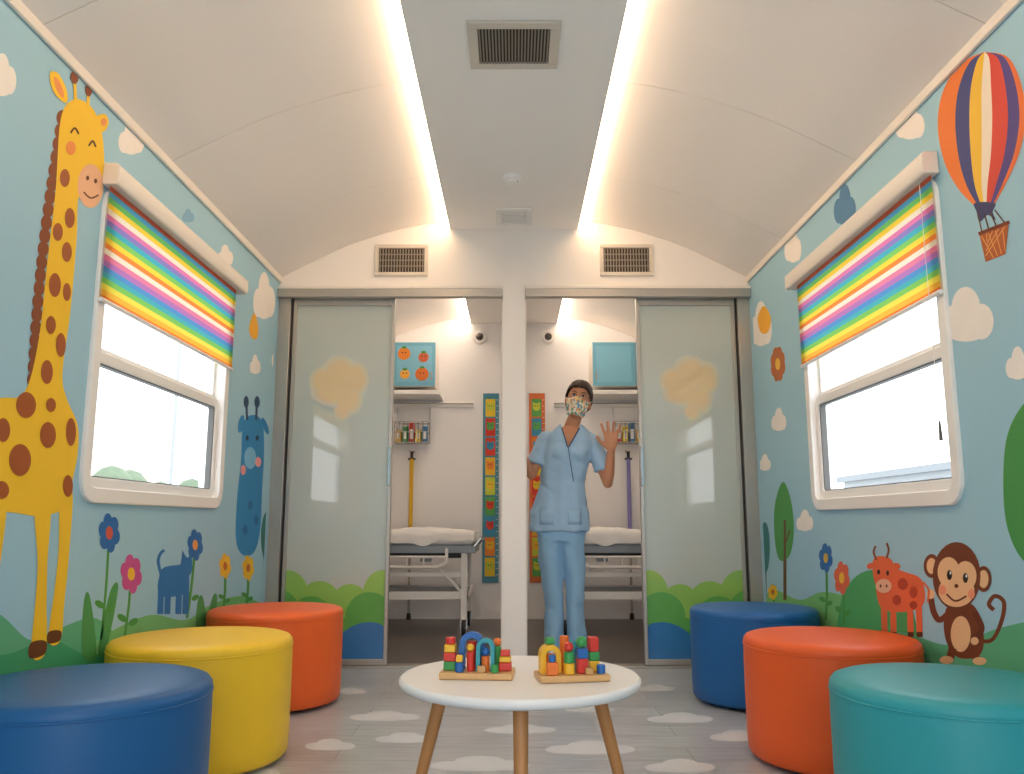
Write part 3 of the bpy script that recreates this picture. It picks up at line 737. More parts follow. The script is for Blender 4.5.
# ------------------------------------------------------------ treatment room
M_cab = mat('cabinet_blue', '74B8D4', .4, var=.03); M_cab2 = mat('cabinet_side', 'E8E2DA', .5)
M_sheet = mat('bed_sheet', 'F8F8F8', .8, var=.02, bump=.2, bscale=10)
M_bedf = mat('bed_frame_grey', '8E9AA6', .4, var=.04)
def bay(s):
    x0, x1 = sorted((s*1.34, s*.64)); y0, y1, z0, z1 = 6.6, YE-.001, 1.87, 2.24
    org = ((x0+x1)/2, y1, z0)
    e = empty('wall_cabinet', org); tag(e, 'blue-fronted wall cabinet' + (' with orange cartoon fruit decals' if s < 0 else ' with plain doors'), 'cabinet')
    mb = MB(); mb.box(x0, x1, y0, y1, z0, z1, M_cab2); fin(mb, 'body', org=org, parent=e, bevel=.004)
    xm = (x0+x1)/2
    for a, b in ((x0, xm), (xm, x1)):
        mb = MB(); mb.box(a+.004, b-.004, y0-.018, y0-.001, z0+.004, z1-.004, M_cab); mb.box(a+.03, b-.03, y0-.021, y0-.018, z0+.035, z1-.035, mat('cabinet_inset', '84C4DE', .4))
        d = fin(mb, 'cabinet_door', org=org, parent=e, bevel=.003)
        mb = MB(); hx = b-.03 if s < 0 else a+.03
        mb.box(hx-.005, hx+.005, y0-.034, y0-.019, z0+.05, z0+.12, M_chrome); fin(mb, 'handle', org=org, parent=d)
        if s < 0:
            for cx, cz, r, c in ((a+.09, z1-.10, .052, 'E88A3A'), (b-.10, z1-.13, .042, 'D8704A'), (a+.10, z0+.10, .040, 'F0B04A'), (b-.11, z0+.10, .055, 'E07A3A')):
                mb = MB()
                mb.cyl((cx, y0-.0215, cz), (cx, y0-.0235, cz), r, r, paint(c), 20)
                mb.sph((cx, y0-.023, cz+r), (.02, .0015, .012), paint('4E9A4A'), 10, 6)
                mb.cyl((cx-.013, y0-.0235, cz+.008), (cx-.013, y0-.0245, cz+.008), .006, .006, M_dark, 8); mb.cyl((cx+.013, y0-.0235, cz+.008), (cx+.013, y0-.0245, cz+.008), .006, .006, M_dark, 8)
                fin(mb, 'fruit_decal', org=org, parent=d)
    mb = MB(); a, b = sorted((s*1.34, s*.60)); mb.box(a, b, 6.55, y1, 1.80, 1.835, M_white)
    sh = fin(mb, 'wall_shelf', org=((a+b)/2, y1, 1.8), bevel=.004); tag(sh, 'white wall shelf under the blue cabinet', 'shelf', 'treatment room shelves')
    mb = MB(); a, b = sorted((s*.34, s*1.2)); mb.box(a, b, YE-.03, YE-.001, 1.74, 1.78, M_white); mb.box(a, b, YE-.045, YE-.03, 1.765, 1.775, M_alu)
    tag(fin(mb, 'wall_rail', org=((a+b)/2, YE, 1.75), bevel=.003), 'slim white equipment rail on the wall', 'rail', 'equipment rails')
    # wire basket
    x0, x1 = sorted((s*(.99 if s < 0 else 1.12), s*(.71 if s < 0 else .84))); y0, y1, z0, z1 = 6.74, YE-.003, 1.43, 1.60; org = ((x0+x1)/2, y1, z0)
    mb = MB()
    for z in (z0, (z0+z1)/2, z1):
        mb.tube([(x0, y0, z), (x1, y0, z), (x1, y1, z), (x0, y1, z)], .004, M_chrome, 6, wrap=True)
    for i in range(8):
        x = x0+(x1-x0)*i/7; mb.tube([(x, y1, z0), (x, y0, z0), (x, y0, z1)], .0025, M_chrome, 6)
    for x in (x0, x1):
        mb.tube([(x, y1-.002, z0), (x, y1-.002, z1+.155)], .005, M_chrome, 6)
    tag(fin(mb, 'wire_basket', org=org), 'chrome wire basket on the wall holding small packages', 'basket', 'wire baskets')
    cs = ['E8B83A', '4A9A58', 'C8402E', 'E8D040', '3A7AB0']
    for i in range(5):
        mb = MB(); x = x0+.03+i*.055; h = .10+.03*((i*7) % 3)
        mb.box(x-.02, x+.02, y0+.03, y1-.03, z0+.004, z0+.004+h, mat('package', cs[(i+(s > 0)*2) % 5], .4)); mb.box(x-.012, x+.012, y0+.0285, y0+.03, z0+.03, z0+.03+h*.5, M_white)
        tag(fin(mb, 'supply_box', org=(x, y0+.08, z0), bevel=.002), 'small coloured medical supply box in wire basket', 'box', 'supply boxes')
    # crutch
    xx = -.855 if s < 0 else .955; c = mat('pole_yellow', 'E8B820', .4) if s < 0 else mat('pole_violet', '8A84C4', .4)
    mb = MB(); mb.tube([(xx, 6.86, .66), (xx, 6.86, 1.30)], .017, c, 12)
    r = fin(mb, 'crutch', org=(xx, 6.86, 0)); tag(r, ('yellow' if s < 0 else 'violet') + ' crutch standing against the wall', 'crutch')
    mb = MB(); mb.tube([(xx, 6.86, 1.30), (xx, 6.86, 1.36)], .013, M_dark, 12); mb.tube([(xx-.03, 6.86, 1.30), (xx+.03, 6.86, 1.30)], .009, M_dark, 12); fin(mb, 'grip', org=(xx, 6.86, 0), parent=r)
    mb = MB(); mb.tube([(xx, 6.86, .66), (xx, 6.86, .03)], .010, M_alu, 12); mb.cyl((xx, 6.86, .001), (xx, 6.86, .05), .02, .015, M_dark, 12); fin(mb, 'shaft', org=(xx, 6.86, 0), parent=r)
    mb = MB(); mb.box(xx-.02, xx+.02, 6.88, YE-.001, 1.35, 1.37, M_alu); mb.tube([(xx-.02, 6.885, 1.37), (xx-.02, 6.835, 1.37)], .004, M_alu, 8)
    tag(fin(mb, 'wall_hook', org=(xx, YE, 1.36)), 'metal wall hook above the crutch', 'hook', 'wall hooks')
    # camera
    xx = s*.295; zz = 2.35
    mb = MB(); mb.cyl((xx, YE-.001, zz), (xx, YE-.03, zz), .06, .055, M_white, 28)
    r = fin(mb, 'security_camera', org=(xx, YE, zz), bevel=.003); tag(r, 'round white dome security camera on the wall', 'camera', 'dome cameras')
    mb = MB(); mb.sph((xx, YE-.03, zz), (.032, .025, .032), mat('camera_lens', '4A4440', .15), 20, 12); fin(mb, 'lens_dome', org=(xx, YE, zz), parent=r)
    # growth chart
    xa, xb = sorted((s*.128, s*.262)); org = ((xa+xb)/2, YE, .29)
    mb = MB(); mb.box(xa, xb, YE-.014, YE-.001, .29, 1.86, mat('chart_board', '3E8AA0' if s < 0 else 'D8703A', .45))
    r = fin(mb, 'growth_chart', org=org, bevel=.004); tag(r, ('teal' if s < 0 else 'orange') + ' height chart with colourful animal pictures on the wall', 'height chart')
    mb = MB(); cc = ['E8C83A', '5AA858', 'D8402E', 'E88A3A', 'C8D44A', 'D8402E', '3A90B8', 'E8B83A']
    for i in range(9):
        z = .34+i*.165; cxx = (xa+xb)/2
        mb.box(xa+.022, xb-.03, YE-.0165, YE-.014, z, z+.15, paint(cc[(i*3+(s > 0)) % 8]))
        mb.cyl((cxx-.004, YE-.0165, z+.08), (cxx-.004, YE-.019, z+.08), .032, .032, paint(cc[(i*3+4) % 8]), 18)
        mb.cyl((cxx-.014, YE-.019, z+.09), (cxx-.014, YE-.020, z+.09), .005, .005, M_dark, 8); mb.cyl((cxx+.006, YE-.019, z+.09), (cxx+.006, YE-.020, z+.09), .005, .005, M_dark, 8)
        mb.sph((cxx-.026, YE-.018, z+.11), (.011, .002, .011), paint(cc[(i*3+4) % 8]), 10, 6); mb.sph((cxx+.018, YE-.018, z+.11), (.011, .002, .011), paint(cc[(i*3+4) % 8]), 10, 6)
    for i in range(30): mb.box(xb-.022, xb-(.006 if i % 5 else .001), YE-.016, YE-.014, .35+i*.05, .354+i*.05, M_white)
    fin(mb, 'animal_pictures', org=org, parent=r, smooth=False)
    # bed
    xo, xi = 1.30, .27; y0, y1 = 5.85, 6.52; org = (s*(xo+xi)/2, (y0+y1)/2, 0)
    e = empty('hospital_bed', org); tag(e, 'wheeled examination bed with white mattress and metal frame', 'bed', 'examination beds')
    def bx(mb, a, b, *r): mb.box(*sorted((s*a, s*b)), *r)
    mb = MB(); bx(mb, xi+.03, xo, y0+.01, y1-.01, .585, .62, M_bedf); bx(mb, xi, xo, y0, y0+.03, .565, .61, M_bedf); bx(mb, xi, xo, y1-.03, y1, .565, .61, M_bedf); bx(mb, xi, xi+.03, y0+.03, y1-.03, .565, .61, M_bedf)
    bx(mb, xi+.1, xo-.1, y0+.05, y1-.05, .53, .565, M_dark)
    fin(mb, 'bed_frame', org=org, parent=e, bevel=.004)
    mb = MB(); bx(mb, xi+.02, xo-.01, y0+.015, y1-.015, .622, .695, M_sheet); mt_ = fin(mb, 'mattress', org=org, parent=e, bevel=.02, seg=4)
    # loose rumpled sheet draped over the front edge
    mb = MB(); L = []; N = 60
    for i in range(N+1):
        u = i/N; X = xi+.012+(xo-xi-.1)*u
        zt = .712+.012*math.sin(u*5)+.018*math.sin(u*PI)**2
        hem = .640+.018*math.sin(u*11)+.012*math.sin(u*27+1)
        row = [(s*X, y0-.004+.006*math.sin(u*40), hem), (s*X, y0-.002+.004*math.sin(u*40+.5), (hem+zt)/2), (s*X, y0+.006, zt-.012)]
        for v in range(1, 9): row.append((s*X, y0+.03+(y1-y0-.06)*v/9, zt+.010*noise.noise(Vector((u*14, v*.5, 3)))))
        row += [(s*X, y1-.02, .70), (s*X, y0+.03, .66)]
        L.append(row)
    mb.loft(L, M_sheet); fin(mb, 'bed_sheet', org=org, parent=e, ang=80)
    mb = MB(); mb.tube([(s*(xi+.2), y0-.012, .60), (s*(xi+.2), y0-.022, .50), (s*(xi+.26), y0-.022, .47), (s*(xo-.3), y0-.022, .47), (s*(xo-.24), y0-.022, .50), (s*(xo-.24), y0-.012, .60)], .012, M_white, 10)
    mb.tube([(s*(xi+.2), y0-.02, .54), (s*(xo-.24), y0-.02, .54)], .009, M_white, 10)
    for q in (.36, .48, .60): mb.tube([(s*(xi+q), y0-.02, .54), (s*(xi+q), y0-.02, .47)], .007, M_white, 8)
    fin(mb, 'side_rail', org=org, parent=e)
    mb = MB(); mb.tube([(s*(xi+.02), y0+.05, .60), (s*(xi-.03), y0+.05, .66), (s*(xi-.03), y1-.05, .66), (s*(xi+.02), y1-.05, .60)], .013, M_chrome, 10); fin(mb, 'push_handle', org=org, parent=e)
    mb = MB(); bx(mb, xi+.06, xo-.04, y0+.04, y1-.04, .27, .29, M_bedf); bx(mb, xi+.05, xo-.03, y0+.03, y0+.06, .245, .30, M_white); bx(mb, xi+.05, xo-.03, y1-.06, y1-.03, .245, .30, M_white); bx(mb, xi+.05, xi+.08, y0+.03, y1-.03, .245, .30, M_white)
    bx(mb, xi+.05, xo-.03, y0+.035, y0+.055, .40, .43, M_white)
    fin(mb, 'lower_shelf', org=org, parent=e, bevel=.003)
    mb = MB(); mb.tube([(s*(xi+.10), y0+.045, .30), (s*(xi+.34), y0+.045, .53)], .012, M_white, 10); mb.box(*sorted((s*(xi+.31), s*(xi+.39))), y0+.03, y0+.07, .505, .535, M_bedf)
    fin(mb, 'diagonal_brace', org=org, parent=e)
    for X in (xi+.08, xo-.09):
        for Y in (y0+.05, y1-.05):
            mb = MB(); bx(mb, X-.022, X+.022, Y-.022, Y+.022, .11, .565, M_white); fin(mb, 'leg', org=org, parent=e, bevel=.003)
            mb = MB(); mb.cyl((s*X-.014, Y, .055), (s*X+.014, Y, .055), .055, .055, M_dark, 24); mb.cyl((s*X-.016, Y, .055), (s*X+.016, Y, .055), .025, .025, M_chrome, 16)
            mb.box(s*X-.024, s*X-.018, Y-.015, Y+.015, .045, .115, M_chrome); mb.box(s*X+.018, s*X+.024, Y-.015, Y+.015, .045, .115, M_chrome)
            fin(mb, 'caster_wheel', org=org, parent=e)
for s in (-1, 1): bay(s)

# ------------------------------------------------------------ person
def skin_mat():
    m = mat('skin', 'CF9574', .5, var=.05, nscale=14, spec=.35)
    b = m.node_tree.nodes['Principled BSDF']; b.inputs['Subsurface Weight'].default_value = .08; b.inputs['Subsurface Scale'].default_value = .01
    return m
M_skin = skin_mat()
M_scrub = mat('scrubs_blue', 'A4C8E8', .75, var=.05, nscale=8, bump=.25, bscale=22, spec=.2)
M_scrub2 = mat('scrubs_trousers', '98C4E8', .75, var=.05, nscale=8, bump=.25, bscale=20, spec=.2)
M_hair = mat('dark_hair', '332018', .42, var=.2, nscale=60, bump=.3, bscale=70)
def folds(o, st, stretch=.3):
    me = o.data
    nr = [v.normal.copy() for v in me.vertices]
    for v, n in zip(me.vertices, nr):
        p = v.co
        q = Vector((p.x*16, p.y*16, p.z*16*stretch)); q2 = Vector((p.x*12+p.z*14, p.y*12, p.z*12))
        a = noise.noise(q); a2 = noise.noise(q2)
        v.co = p+n*st*(a*.9+.5*a2*abs(a2)*2)
    me.update()
def ell_loop(cx, cy, z, rx, ry, n=32, p=2.3):
    L = []
    for i in range(n):
        a = 2*PI*i/n; c, d = math.cos(a), math.sin(a)
        L.append((cx+rx*abs(c)**(2/p)*(1 if c >= 0 else -1), cy+ry*abs(d)**(2/p)*(1 if d >= 0 else -1), z))
    return L
PY = 4.92
HC = Vector((.388, PY-.01, 1.494))
HR = Euler((math.radians(-3), math.radians(11), math.radians(-6)))
def hp(x, y, z): return HC+HR.to_matrix()@Vector((x, y, z))
mb = MB()
mb.sph(hp(0, .01, .018), (.070, .090, .100), M_skin, 28, 18, rot=HR)
mb.sph(hp(0, -.012, -.042), (.052, .064, .064), M_skin, 24, 14, rot=HR)
mb.sph(hp(0, -.032, -.076), (.024, .026, .020), M_skin, 16, 10)
mb.tube([hp(0, -.078, .024), hp(0, -.092, -.010), hp(0, -.082, -.022)], [.006, .011, .008], M_skin, 10)
for k in (-1, 1):
    mb.sph(hp(k*.073, .012, -.005), (.009, .018, .030), M_skin, 12, 8)
mb.cap((.340, PY+.01, 1.33), hp(0, .02, -.07), .045, .042, M_skin, 20)
secs = [(.77, .275, .12, .08), (.85, .278, .12, .08), (.95, .285, .105, .075), (1.05, .295, .105, .075), (1.18, .315, .120, .086), (1.26, .33, .125, .084), (1.31, .337, .095, .068), (1.345, .34, .055, .048)]
mb.loft([ell_loop(cx, PY, z, rx, ry, 28) for z, cx, rx, ry in secs], M_skin)
SH, EL, WR_ = Vector((.474, PY+.0, 1.262)), Vector((.556, PY-.03, 1.008)), Vector((.570, PY-.12, 1.198))
def limb(a, b, c, rs):
    # tapered upper arm and forearm with a soft elbow
    pts = [a, a.lerp(b, .5), b, b.lerp(c, .3), c]; 
    mb.cap(a, pts[1], rs[0], rs[1], M_skin); mb.cap(pts[1], b, rs[1], rs[2], M_skin); mb.cap(b, pts[3], rs[2], rs[3], M_skin); mb.cap(pts[3], c, rs[3], rs[4], M_skin)
limb(SH, EL, WR_, (.040, .037, .030, .033, .0225))
hu = Vector((-.02, -.10, 1)).normalized(); hs = Vector((1, 0, .02)).normalized(); hn = hs.cross(hu)
def HP(a, b, c=0): return WR_+hs*a+hu*b+hn*c
mb.loft([[HP(r*math.cos(2*PI*i/16), b, t*math.sin(2*PI*i/16)) for i in range(16)] for b, r, t in ((-.01, .023, .018), (.01, .028, .017), (.03, .036, .016), (.055, .041, .015), (.078, .042, .013), (.088, .036, .010))], M_skin)
for a0, ang, ls in ((-.031, -18, (.036, .024, .019)), (-.011, -5, (.040, .027, .02)), (.011, 6, (.038, .026, .019)), (.031, 20, (.030, .020, .017))):
    p = HP(a0, .078); t = math.radians(ang)
    for j, l in enumerate(ls):
        q = p+(hs*math.sin(t)+hu*math.cos(t)+hn*(.10*(j+1))*(1 if hn.y < 0 else -1)).normalized()*l
        mb.cap(p, q, .0106-.0006*j, .0100-.0006*j, M_skin, 10); p = q
p = HP(-.022, .015)
for d, l, r in (((-.8, .6), .038, .0140), ((-.7, .75), .028, .0118), ((-.5, .88), .022, .0102)):
    q = p+(hs*d[0]+hu*d[1]).normalized()*l; mb.cap(p, q, r, r*.88, M_skin, 10); p = q
S2, E2, W2 = Vector((.194, PY, 1.270)), Vector((.104, PY+.0, 1.06)), Vector((.022, PY-.13, 1.205))
limb(S2, E2, W2, (.040, .037, .030, .032, .0225))
hu2 = Vector((-.35, -.18, 1)).normalized(); hs2 = Vector((1, -.05, .33)).normalized(); hn2 = hs2.cross(hu2)
def HQ(a, b, c=0): return W2+hs2*a+hu2*b+hn2*c
mb.loft([[HQ(r*math.cos(2*PI*i/14), b, t*math.sin(2*PI*i/14)) for i in range(14)] for b, r, t in ((-.01, .021, .016), (.03, .033, .014), (.06, .037, .013), (.085, .033, .009))], M_skin)
for a0, ang in ((-.028, -8), (-.009, -2), (.010, 3), (.028, 9)):
    p = HQ(a0, .075); t = math.radians(ang)
    for j, l in enumerate((.032, .024, .018)):
        q = p+(hs2*math.sin(t)+hu2*math.cos(t)+Vector((0, -.05*j, 0))).normalized()*l; mb.cap(p, q, .0090, .0085, M_skin, 10); p = q
p = HQ(.022, .015)
for d, l, r in (((.8, .6), .036, .012), ((.5, .9), .028, .010), ((.3, .95), .02, .009)):
    q = p+(hs2*d[0]+hu2*d[1]).normalized()*l; mb.cap(p, q, r, r*.88, M_skin, 10); p = q
LEG = (((.205, PY, .74), (.222, PY-.01, .44), (.236, PY+.01, .09)), ((.345, PY, .74), (.356, PY-.03, .44), (.360, PY+.01, .09)))
for i, (a, b, c) in enumerate(LEG):
    mb.cap((a[0]+(.012, -.012)[i], a[1], a[2]), b, .052, .036, M_skin); mb.cap((.25+.05*i, PY, .80), (a[0]+(.012, -.012)[i], a[1], a[2]), .05, .052, M_skin); mb.cap(b, c, .034, .028, M_skin); mb.cap(c, (c[0], c[1]-.10, .035), .027, .022, M_skin)
body = fin(mb, 'person', org=(.28, PY, 0), fix=True)
r = body.modifiers.new('r', 'REMESH'); r.mode = 'VOXEL'; r.voxel_size = .0038; r.use_smooth_shade = True
sm = body.modifiers.new('s', 'SMOOTH'); sm.iterations = 4; sm.factor = .5
bake(body); body.data.polygons.foreach_set('use_smooth', [True]*len(body.data.polygons))
tag(body, 'person in light blue scrubs and patterned face mask waving in doorway', 'person')
OG = (.28, PY, 0)
# tunic
mb = MB()
ts = [(.725, .270, .180, .128), (.76, .271, .182, .130), (.84, .275, .170, .124), (.95, .285, .144, .110), (1.02, .292, .134, .102), (1.12, .305, .142, .108), (1.20, .320, .154, .112), (1.27, .330, .152, .100), (1.31, .336, .128, .086), (1.338, .339, .090, .070), (1.36, .341, .066, .062)]
mb.loft([ell_loop(cx, PY, z, rx, ry, 40) for z, cx, rx, ry in ts], M_scrub)
for x in (.272, .372): mb.sph((x, PY-.065, 1.185), (.058, .058, .062), M_scrub, 20, 12)
mb.cap((.41, PY, 1.280), SH, .050, .052, M_scrub); v = (EL-SH).normalized(); mb.cap(SH, SH+v*.13, .052, .052, M_scrub); mb.cyl(SH+v*.1, SH+v*.19, .052, .060, M_scrub, 24)
mb.cap((.26, PY, 1.280), S2, .050, .052, M_scrub); v2 = (E2-S2).normalized(); mb.cap(S2, S2+v2*.12, .052, .052, M_scrub); mb.cyl(S2+v2*.1, S2+v2*.16, .052, .060, M_scrub, 24)
tu = fin(mb, 'scrub_top', org=OG, parent=body)
r = tu.modifiers.new('r', 'REMESH'); r.mode = 'VOXEL'; r.voxel_size = .006; r.use_smooth_shade = True
sm = tu.modifiers.new('s', 'SMOOTH'); sm.iterations = 14; sm.factor = .5
bake(tu); folds(tu, .013)
bm = bmesh.new(); bm.from_mesh(tu.data)
K = .42; A = .16
for sg in (-1, 1):
    nrm = Vector((1, 0, -(A+sg*K)))
    bmesh.ops.bisect_plane(bm, geom=bm.verts[:]+bm.edges[:]+bm.faces[:], plane_co=Vector((.318-OG[0], 0, 1.215)), plane_no=nrm)
dl = []
for f in bm.faces:
    c = f.calc_center_median()+Vector(OG)
    if c.y < PY-.005 and c.z > 1.215:
        if abs(c.x-(.318+(c.z-1.215)*A)) < (c.z-1.215)*K: dl.append(f)
    elif c.z > 1.352: dl.append(f)
bmesh.ops.delete(bm, geom=list(set(dl)), context='FACES'); bm.to_mesh(tu.data); bm.free()
tu.data.polygons.foreach_set('use_smooth', [True]*len(tu.data.polygons))
bmt = bmesh.new(); bmt.from_mesh(tu.data); BV = BVHTree.FromBMesh(bmt)
so = tu.modifiers.new('so', 'SOLIDIFY'); so.thickness = .003; so.offset = -1
M_pipe = mat('navy_piping', '3E5E86', .6)
def yfront(z, x):
    h = BV.ray_cast(Vector((x-OG[0], -1.0, z)), Vector((0, 1, 0)))
    return (h[0].y+PY) if h[0] is not None and h[0].y < .0 else None
def drape(pts, r, name, mt, off=.001):
    q = []; last = None
    for x, z in pts:
        y = yfront(z, x)
        if y is None: y = last if last is not None else PY-.09
        last = y; q.append((x, y-off, z))
    mb = MB(); mb.tube(q, r, mt, 8); return fin(mb, name, org=OG, parent=body)
for k in (-1, 1):
    drape([(.318+(z-1.215)*A+k*((z-1.215)*K+.004), z) for z in [1.213+.118*i/10 for i in range(11)]], .0042, 'neckline_piping', M_pipe)
drape([(.318+.03*i/12, 1.212-.20*i/12) for i in range(13)], .0024, 'front_seam', M_pipe)
for xc in (.188, .350):
    mb = MB(); n = 6; pts = []
    for z in (.765, .79, .82, .86):
        row = []
        for j in range(n+1):
            x = xc-.040+.080*j/n; y = yfront(z, x) or PY-.11; row.append((x, y-.0012, z))
        pts.append(row)
    mb.loft(pts, M_scrub, caps=False, closed=False)
    pk = fin(mb, 'pocket', org=OG, parent=body); so = pk.modifiers.new('so', 'SOLIDIFY'); so.thickness = .002; so.offset = 0
# trousers
mb = MB()
mb.loft([ell_loop(.275, PY, z, rx, ry, 32) for z, rx, ry in ((.67, .140, .105), (.72, .150, .11), (.80, .145, .105), (.86, .13, .1))], M_scrub2)
for i, (a, b, c) in enumerate(LEG):
    cx = (.209, .346)[i]; q = 1-2*i
    mb.loft([ell_loop(x, PY+dy, z, rx, ry, 28, 2) for z, x, rx, ry, dy in ((.045, c[0], .060, .074, .01), (.10, c[0], .056, .068, .01), (.28, c[0]-.003, .054, .066, .0), (.45, b[0], .060, .072, -.01), (.60, cx+.006*q, .072, .088, 0), (.70, cx+.008*q, .080, .10, 0), (.76, cx+.01*q, .08, .1, 0))], M_scrub2)
tr = fin(mb, 'trousers', org=OG, parent=body)
r = tr.modifiers.new('r', 'REMESH'); r.mode = 'VOXEL'; r.voxel_size = .006; r.use_smooth_shade = True
sm = tr.modifiers.new('s', 'SMOOTH'); sm.iterations = 5
bake(tr); folds(tr, .013, .3); tr.data.polygons.foreach_set('use_smooth', [True]*len(tr.data.polygons))
# shoes
for a, b, c in LEG:
    mb = MB(); x = c[0]
    L = []
    for y, w, z0, z1 in ((.075, .022, .0, .05), (.06, .034, .0, .075), (.02, .038, .0, .08), (-.05, .038, 0, .068), (-.11, .044, 0, .058), (-.15, .040, 0, .048), (-.172, .018, .005, .028)):
        L.append([(x+w*math.cos(2*PI*i/16), PY+y, (z0+z1)/2+(z1-z0)/2*math.sin(2*PI*i/16)) for i in range(16)])
    mb.loft(L, M_white); fin(mb, 'shoe', org=OG, parent=body)
# hair: swept-back cap with a hairline and a bun
mb = MB()
mb.sph(hp(0, .018, .028), (.0785, .098, .1045), M_hair, 48, 36, rot=HR)
ha = fin(mb, 'hair', org=OG, parent=body)
bm = bmesh.new(); bm.from_mesh(ha.data); dl = []
HI = HR.to_matrix().inverted()
for f in bm.faces:
    p = HI@(f.calc_center_median()+Vector(OG)-HC)
    hairline = .080-7.0*max(0, abs(p.x+.008)-.034)**1.6
    back = p.y > -.004+.25*max(0, .04-p.z)
    if not ((p.z > hairline and p.y < .02) or back): dl.append(f)
bmesh.ops.delete(bm, geom=dl, context='FACES'); bm.to_mesh(ha.data); bm.free()
so = ha.modifiers.new('so', 'SOLIDIFY'); so.thickness = .007; so.offset = 1
bake(ha)
for v in ha.data.vertices:
    p = HI@(v.co+Vector(OG)-HC); nn = v.normal
    v.co = v.co+nn*(.0035*noise.noise(Vector((p.x*90, p.y*18, p.z*18)))+.006*max(0, min(1, (p.z-.07)/.05)))
ha.data.polygons.foreach_set('use_smooth', [True]*len(ha.data.polygons))
mb = MB(); mb.sph(hp(0, .128, .070), (.046, .036, .042), M_hair, 20, 14); mb.tube([hp(0, .09, .06), hp(0, .12, .07)], [.03, .03], M_hair, 12)
fin(mb, 'hair_bun', org=OG, parent=ha)
# mask
def mask_mat():
    m = bpy.data.materials.new('patterned_mask'); m.use_nodes = True
    nt = m.node_tree; b = nt.nodes['Principled BSDF']; tc = nt.nodes.new('ShaderNodeTexCoord')
    v = nt.nodes.new('ShaderNodeTexVoronoi'); v.inputs['Scale'].default_value = 85; nt.links.new(tc.outputs['Object'], v.inputs['Vector'])
    sp = nt.nodes.new('ShaderNodeSeparateColor'); nt.links.new(v.outputs['Color'], sp.inputs[0])
    cr = nt.nodes.new('ShaderNodeValToRGB'); cr.color_ramp.interpolation = 'CONSTANT'; e = cr.color_ramp.elements
    cs = ['F2ECE0', 'E0907A', 'F0E8D8', '58A888', 'F0D488', 'DCE8D8', '6AA0C4', 'E8A878']
    e[0].color = lin(cs[0]); e[1].color = lin(cs[1]); e[1].position = 1/8
    for i in range(2, 8): x = e.new(i/8); x.color = lin(cs[i])
    nt.links.new(sp.outputs[0], cr.inputs[0]); nt.links.new(cr.outputs[0], b.inputs['Base Color']); b.inputs['Roughness'].default_value = .8
    return m
M_mask = mask_mat()
mb = MB(); G = []
for i in range(13):
    t = i/12; z = .004-.094*t; row = []
    for j in range(21):
        u = -1+2*j/20; a = u*math.radians(72*(1-.18*t))
        rr = .070*(1-.18*t*t); ry = .096*(1-.10*t)
        y = -ry*math.cos(a)-.014*math.exp(-(u*3.0)**2)*(1-abs(t-.25))-.010
        row.append(hp(rr*math.sin(a)*1.05, y+.006, z+.010*math.exp(-(u*3)**2)*(1-t)-.006*t))
    G.append(row)
mb.loft(G, M_mask, caps=False, closed=False)
mk = fin(mb, 'face_mask', org=OG, parent=body); so = mk.modifiers.new('so', 'SOLIDIFY'); so.thickness = .003; mk['label'] = 'colourful patterned cloth face mask'
for k in (-1, 1):
    mb = MB()
    mb.tube([hp(k*.068, -.030, -.004), hp(k*.080, .0, .018), hp(k*.083, .022, .002), hp(k*.078, .0, -.035), hp(k*.060, -.034, -.06)], .0016, M_white, 6)
    fin(mb, 'ear_loop', org=OG, parent=body)
for k in (-1, 1):
    mb = MB(); mb.sph(hp(k*.027, -.075, .026), (.0140, .009, .0068), mat('eye_white', 'EDE6E0', .25), 16, 10); mb.sph(hp(k*.027, -.081, .026), (.0062, .004, .0060), mat('iris_dark', '2A1810', .2), 12, 8)
    mb.tube([hp(k*.013, -.080, .027), hp(k*.027, -.086, .0335), hp(k*.042, -.077, .027)], .0022, M_hair, 6)
    fin(mb, 'eye', org=OG, parent=body)
    mb = MB(); mb.tube([hp(k*.012, -.083, .042), hp(k*.029, -.083, .049), hp(k*.046, -.069, .043)], [.0024, .0026, .0014], M_hair, 8); fin(mb, 'eyebrow', org=OG, parent=body)

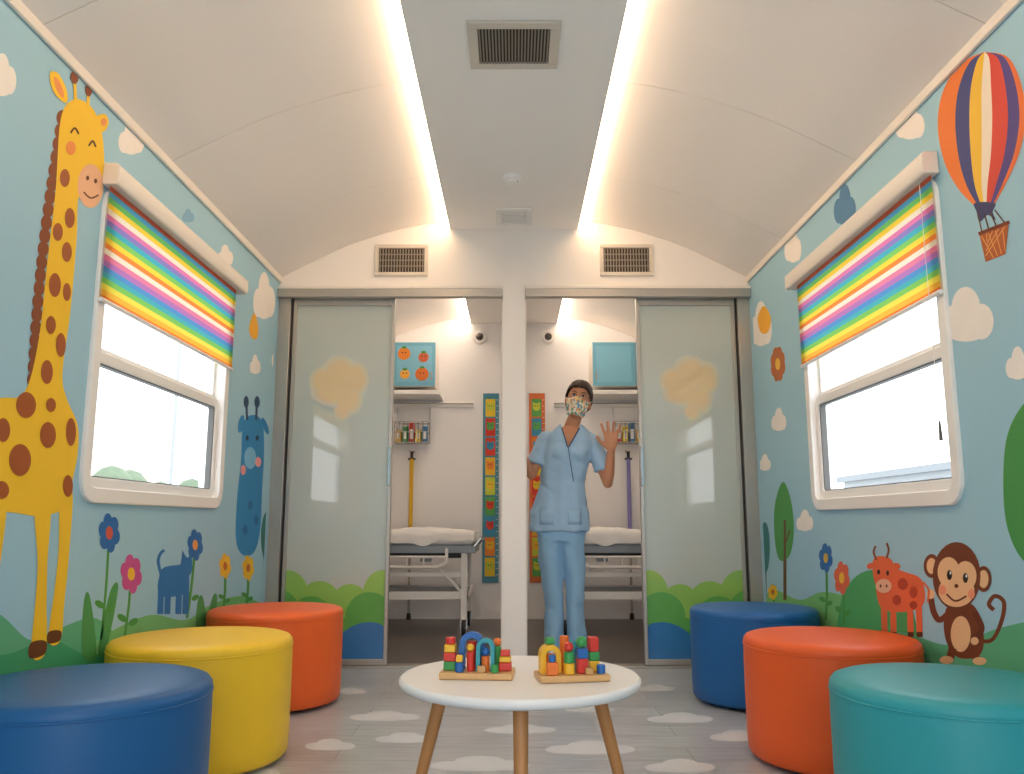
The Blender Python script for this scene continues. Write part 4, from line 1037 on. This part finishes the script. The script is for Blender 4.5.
# ------------------------------------------------------------ outside
M_ground = mat('outdoor_ground', 'DCDAD4', .9)
mb = MB(); mb.box(-40, 40, -40, YN-.2, -.95, -.9, M_ground); mb.box(-40, -W-.2, YN-.2, 50, -.95, -.9, M_ground); mb.box(W+.2, 40, YN-.2, 50, -.95, -.9, M_ground); mb.box(-W-.2, W+.2, YE+.3, 50, -.95, -.9, M_ground)
struct(fin(mb, 'outdoor_ground', smooth=False), 'pale outdoor ground')
mb = MB()
M_hedge = mat('hedge_leaves', '74826A', .9, var=.3, nscale=4, bump=.6, bscale=8)
for i in range(22):
    mb.sph((-10.5+random.uniform(-.4, .4), 17+i*.75, random.uniform(-.1, .3)), (.9, .8, 1.75+random.uniform(-.3, .35)), M_hedge, 16, 10)
hd = fin(mb, 'hedge', org=(-10.5, 24, -.9)); tag(hd, 'pale green hedge outside the window', 'hedge')
mb = MB(); mb.tube([(-8, 19.2, -.9), (-8, 19.2, 6.5)], [.05, .035], mat('pole_grey', '9A9EA0', .6), 12)
tag(fin(mb, 'lamp_post', org=(-8, 19.2, -.9)), 'slim grey lamp post outside the window', 'lamp post')
e = empty('building', (16, 24, -.9)); tag(e, 'low white building seen through the window', 'building')
mb = MB(); mb.box(12, 18, 22, 30, -.9, 2.2, mat('render_grey', '9FA4A8', .8)); mb.box(11.8, 18.2, 21.8, 30.2, 2.2, 2.4, mat('roof_grey', '868C90', .7)); fin(mb, 'body', org=(16, 24, -.9), parent=e)
for yy in (23, 25.5, 28):
    mb = MB(); mb.box(11.97, 12.0, yy, yy+1.2, 1.2, 2.0, mat('far_window', '6A747C', .3)); fin(mb, 'window', org=(16, 24, -.9), parent=e)

# ------------------------------------------------------------ world
wd = bpy.data.worlds.new('world'); SC.world = wd; wd.use_nodes = True
nt = wd.node_tree; bg = nt.nodes['Background']
tc = nt.nodes.new('ShaderNodeTexCoord'); sp = nt.nodes.new('ShaderNodeSeparateXYZ'); nt.links.new(tc.outputs['Generated'], sp.inputs[0])
cr = nt.nodes.new('ShaderNodeValToRGB'); cr.color_ramp.elements[0].position = .0; cr.color_ramp.elements[0].color = (.95, .96, .97, 1); cr.color_ramp.elements[1].position = .8; cr.color_ramp.elements[1].color = (.82, .9, 1, 1)
nt.links.new(sp.outputs[2], cr.inputs[0]); nt.links.new(cr.outputs[0], bg.inputs[0]); bg.inputs[1].default_value = 3.4
SC.view_settings.view_transform = 'Standard'
SC.view_settings.exposure = .06
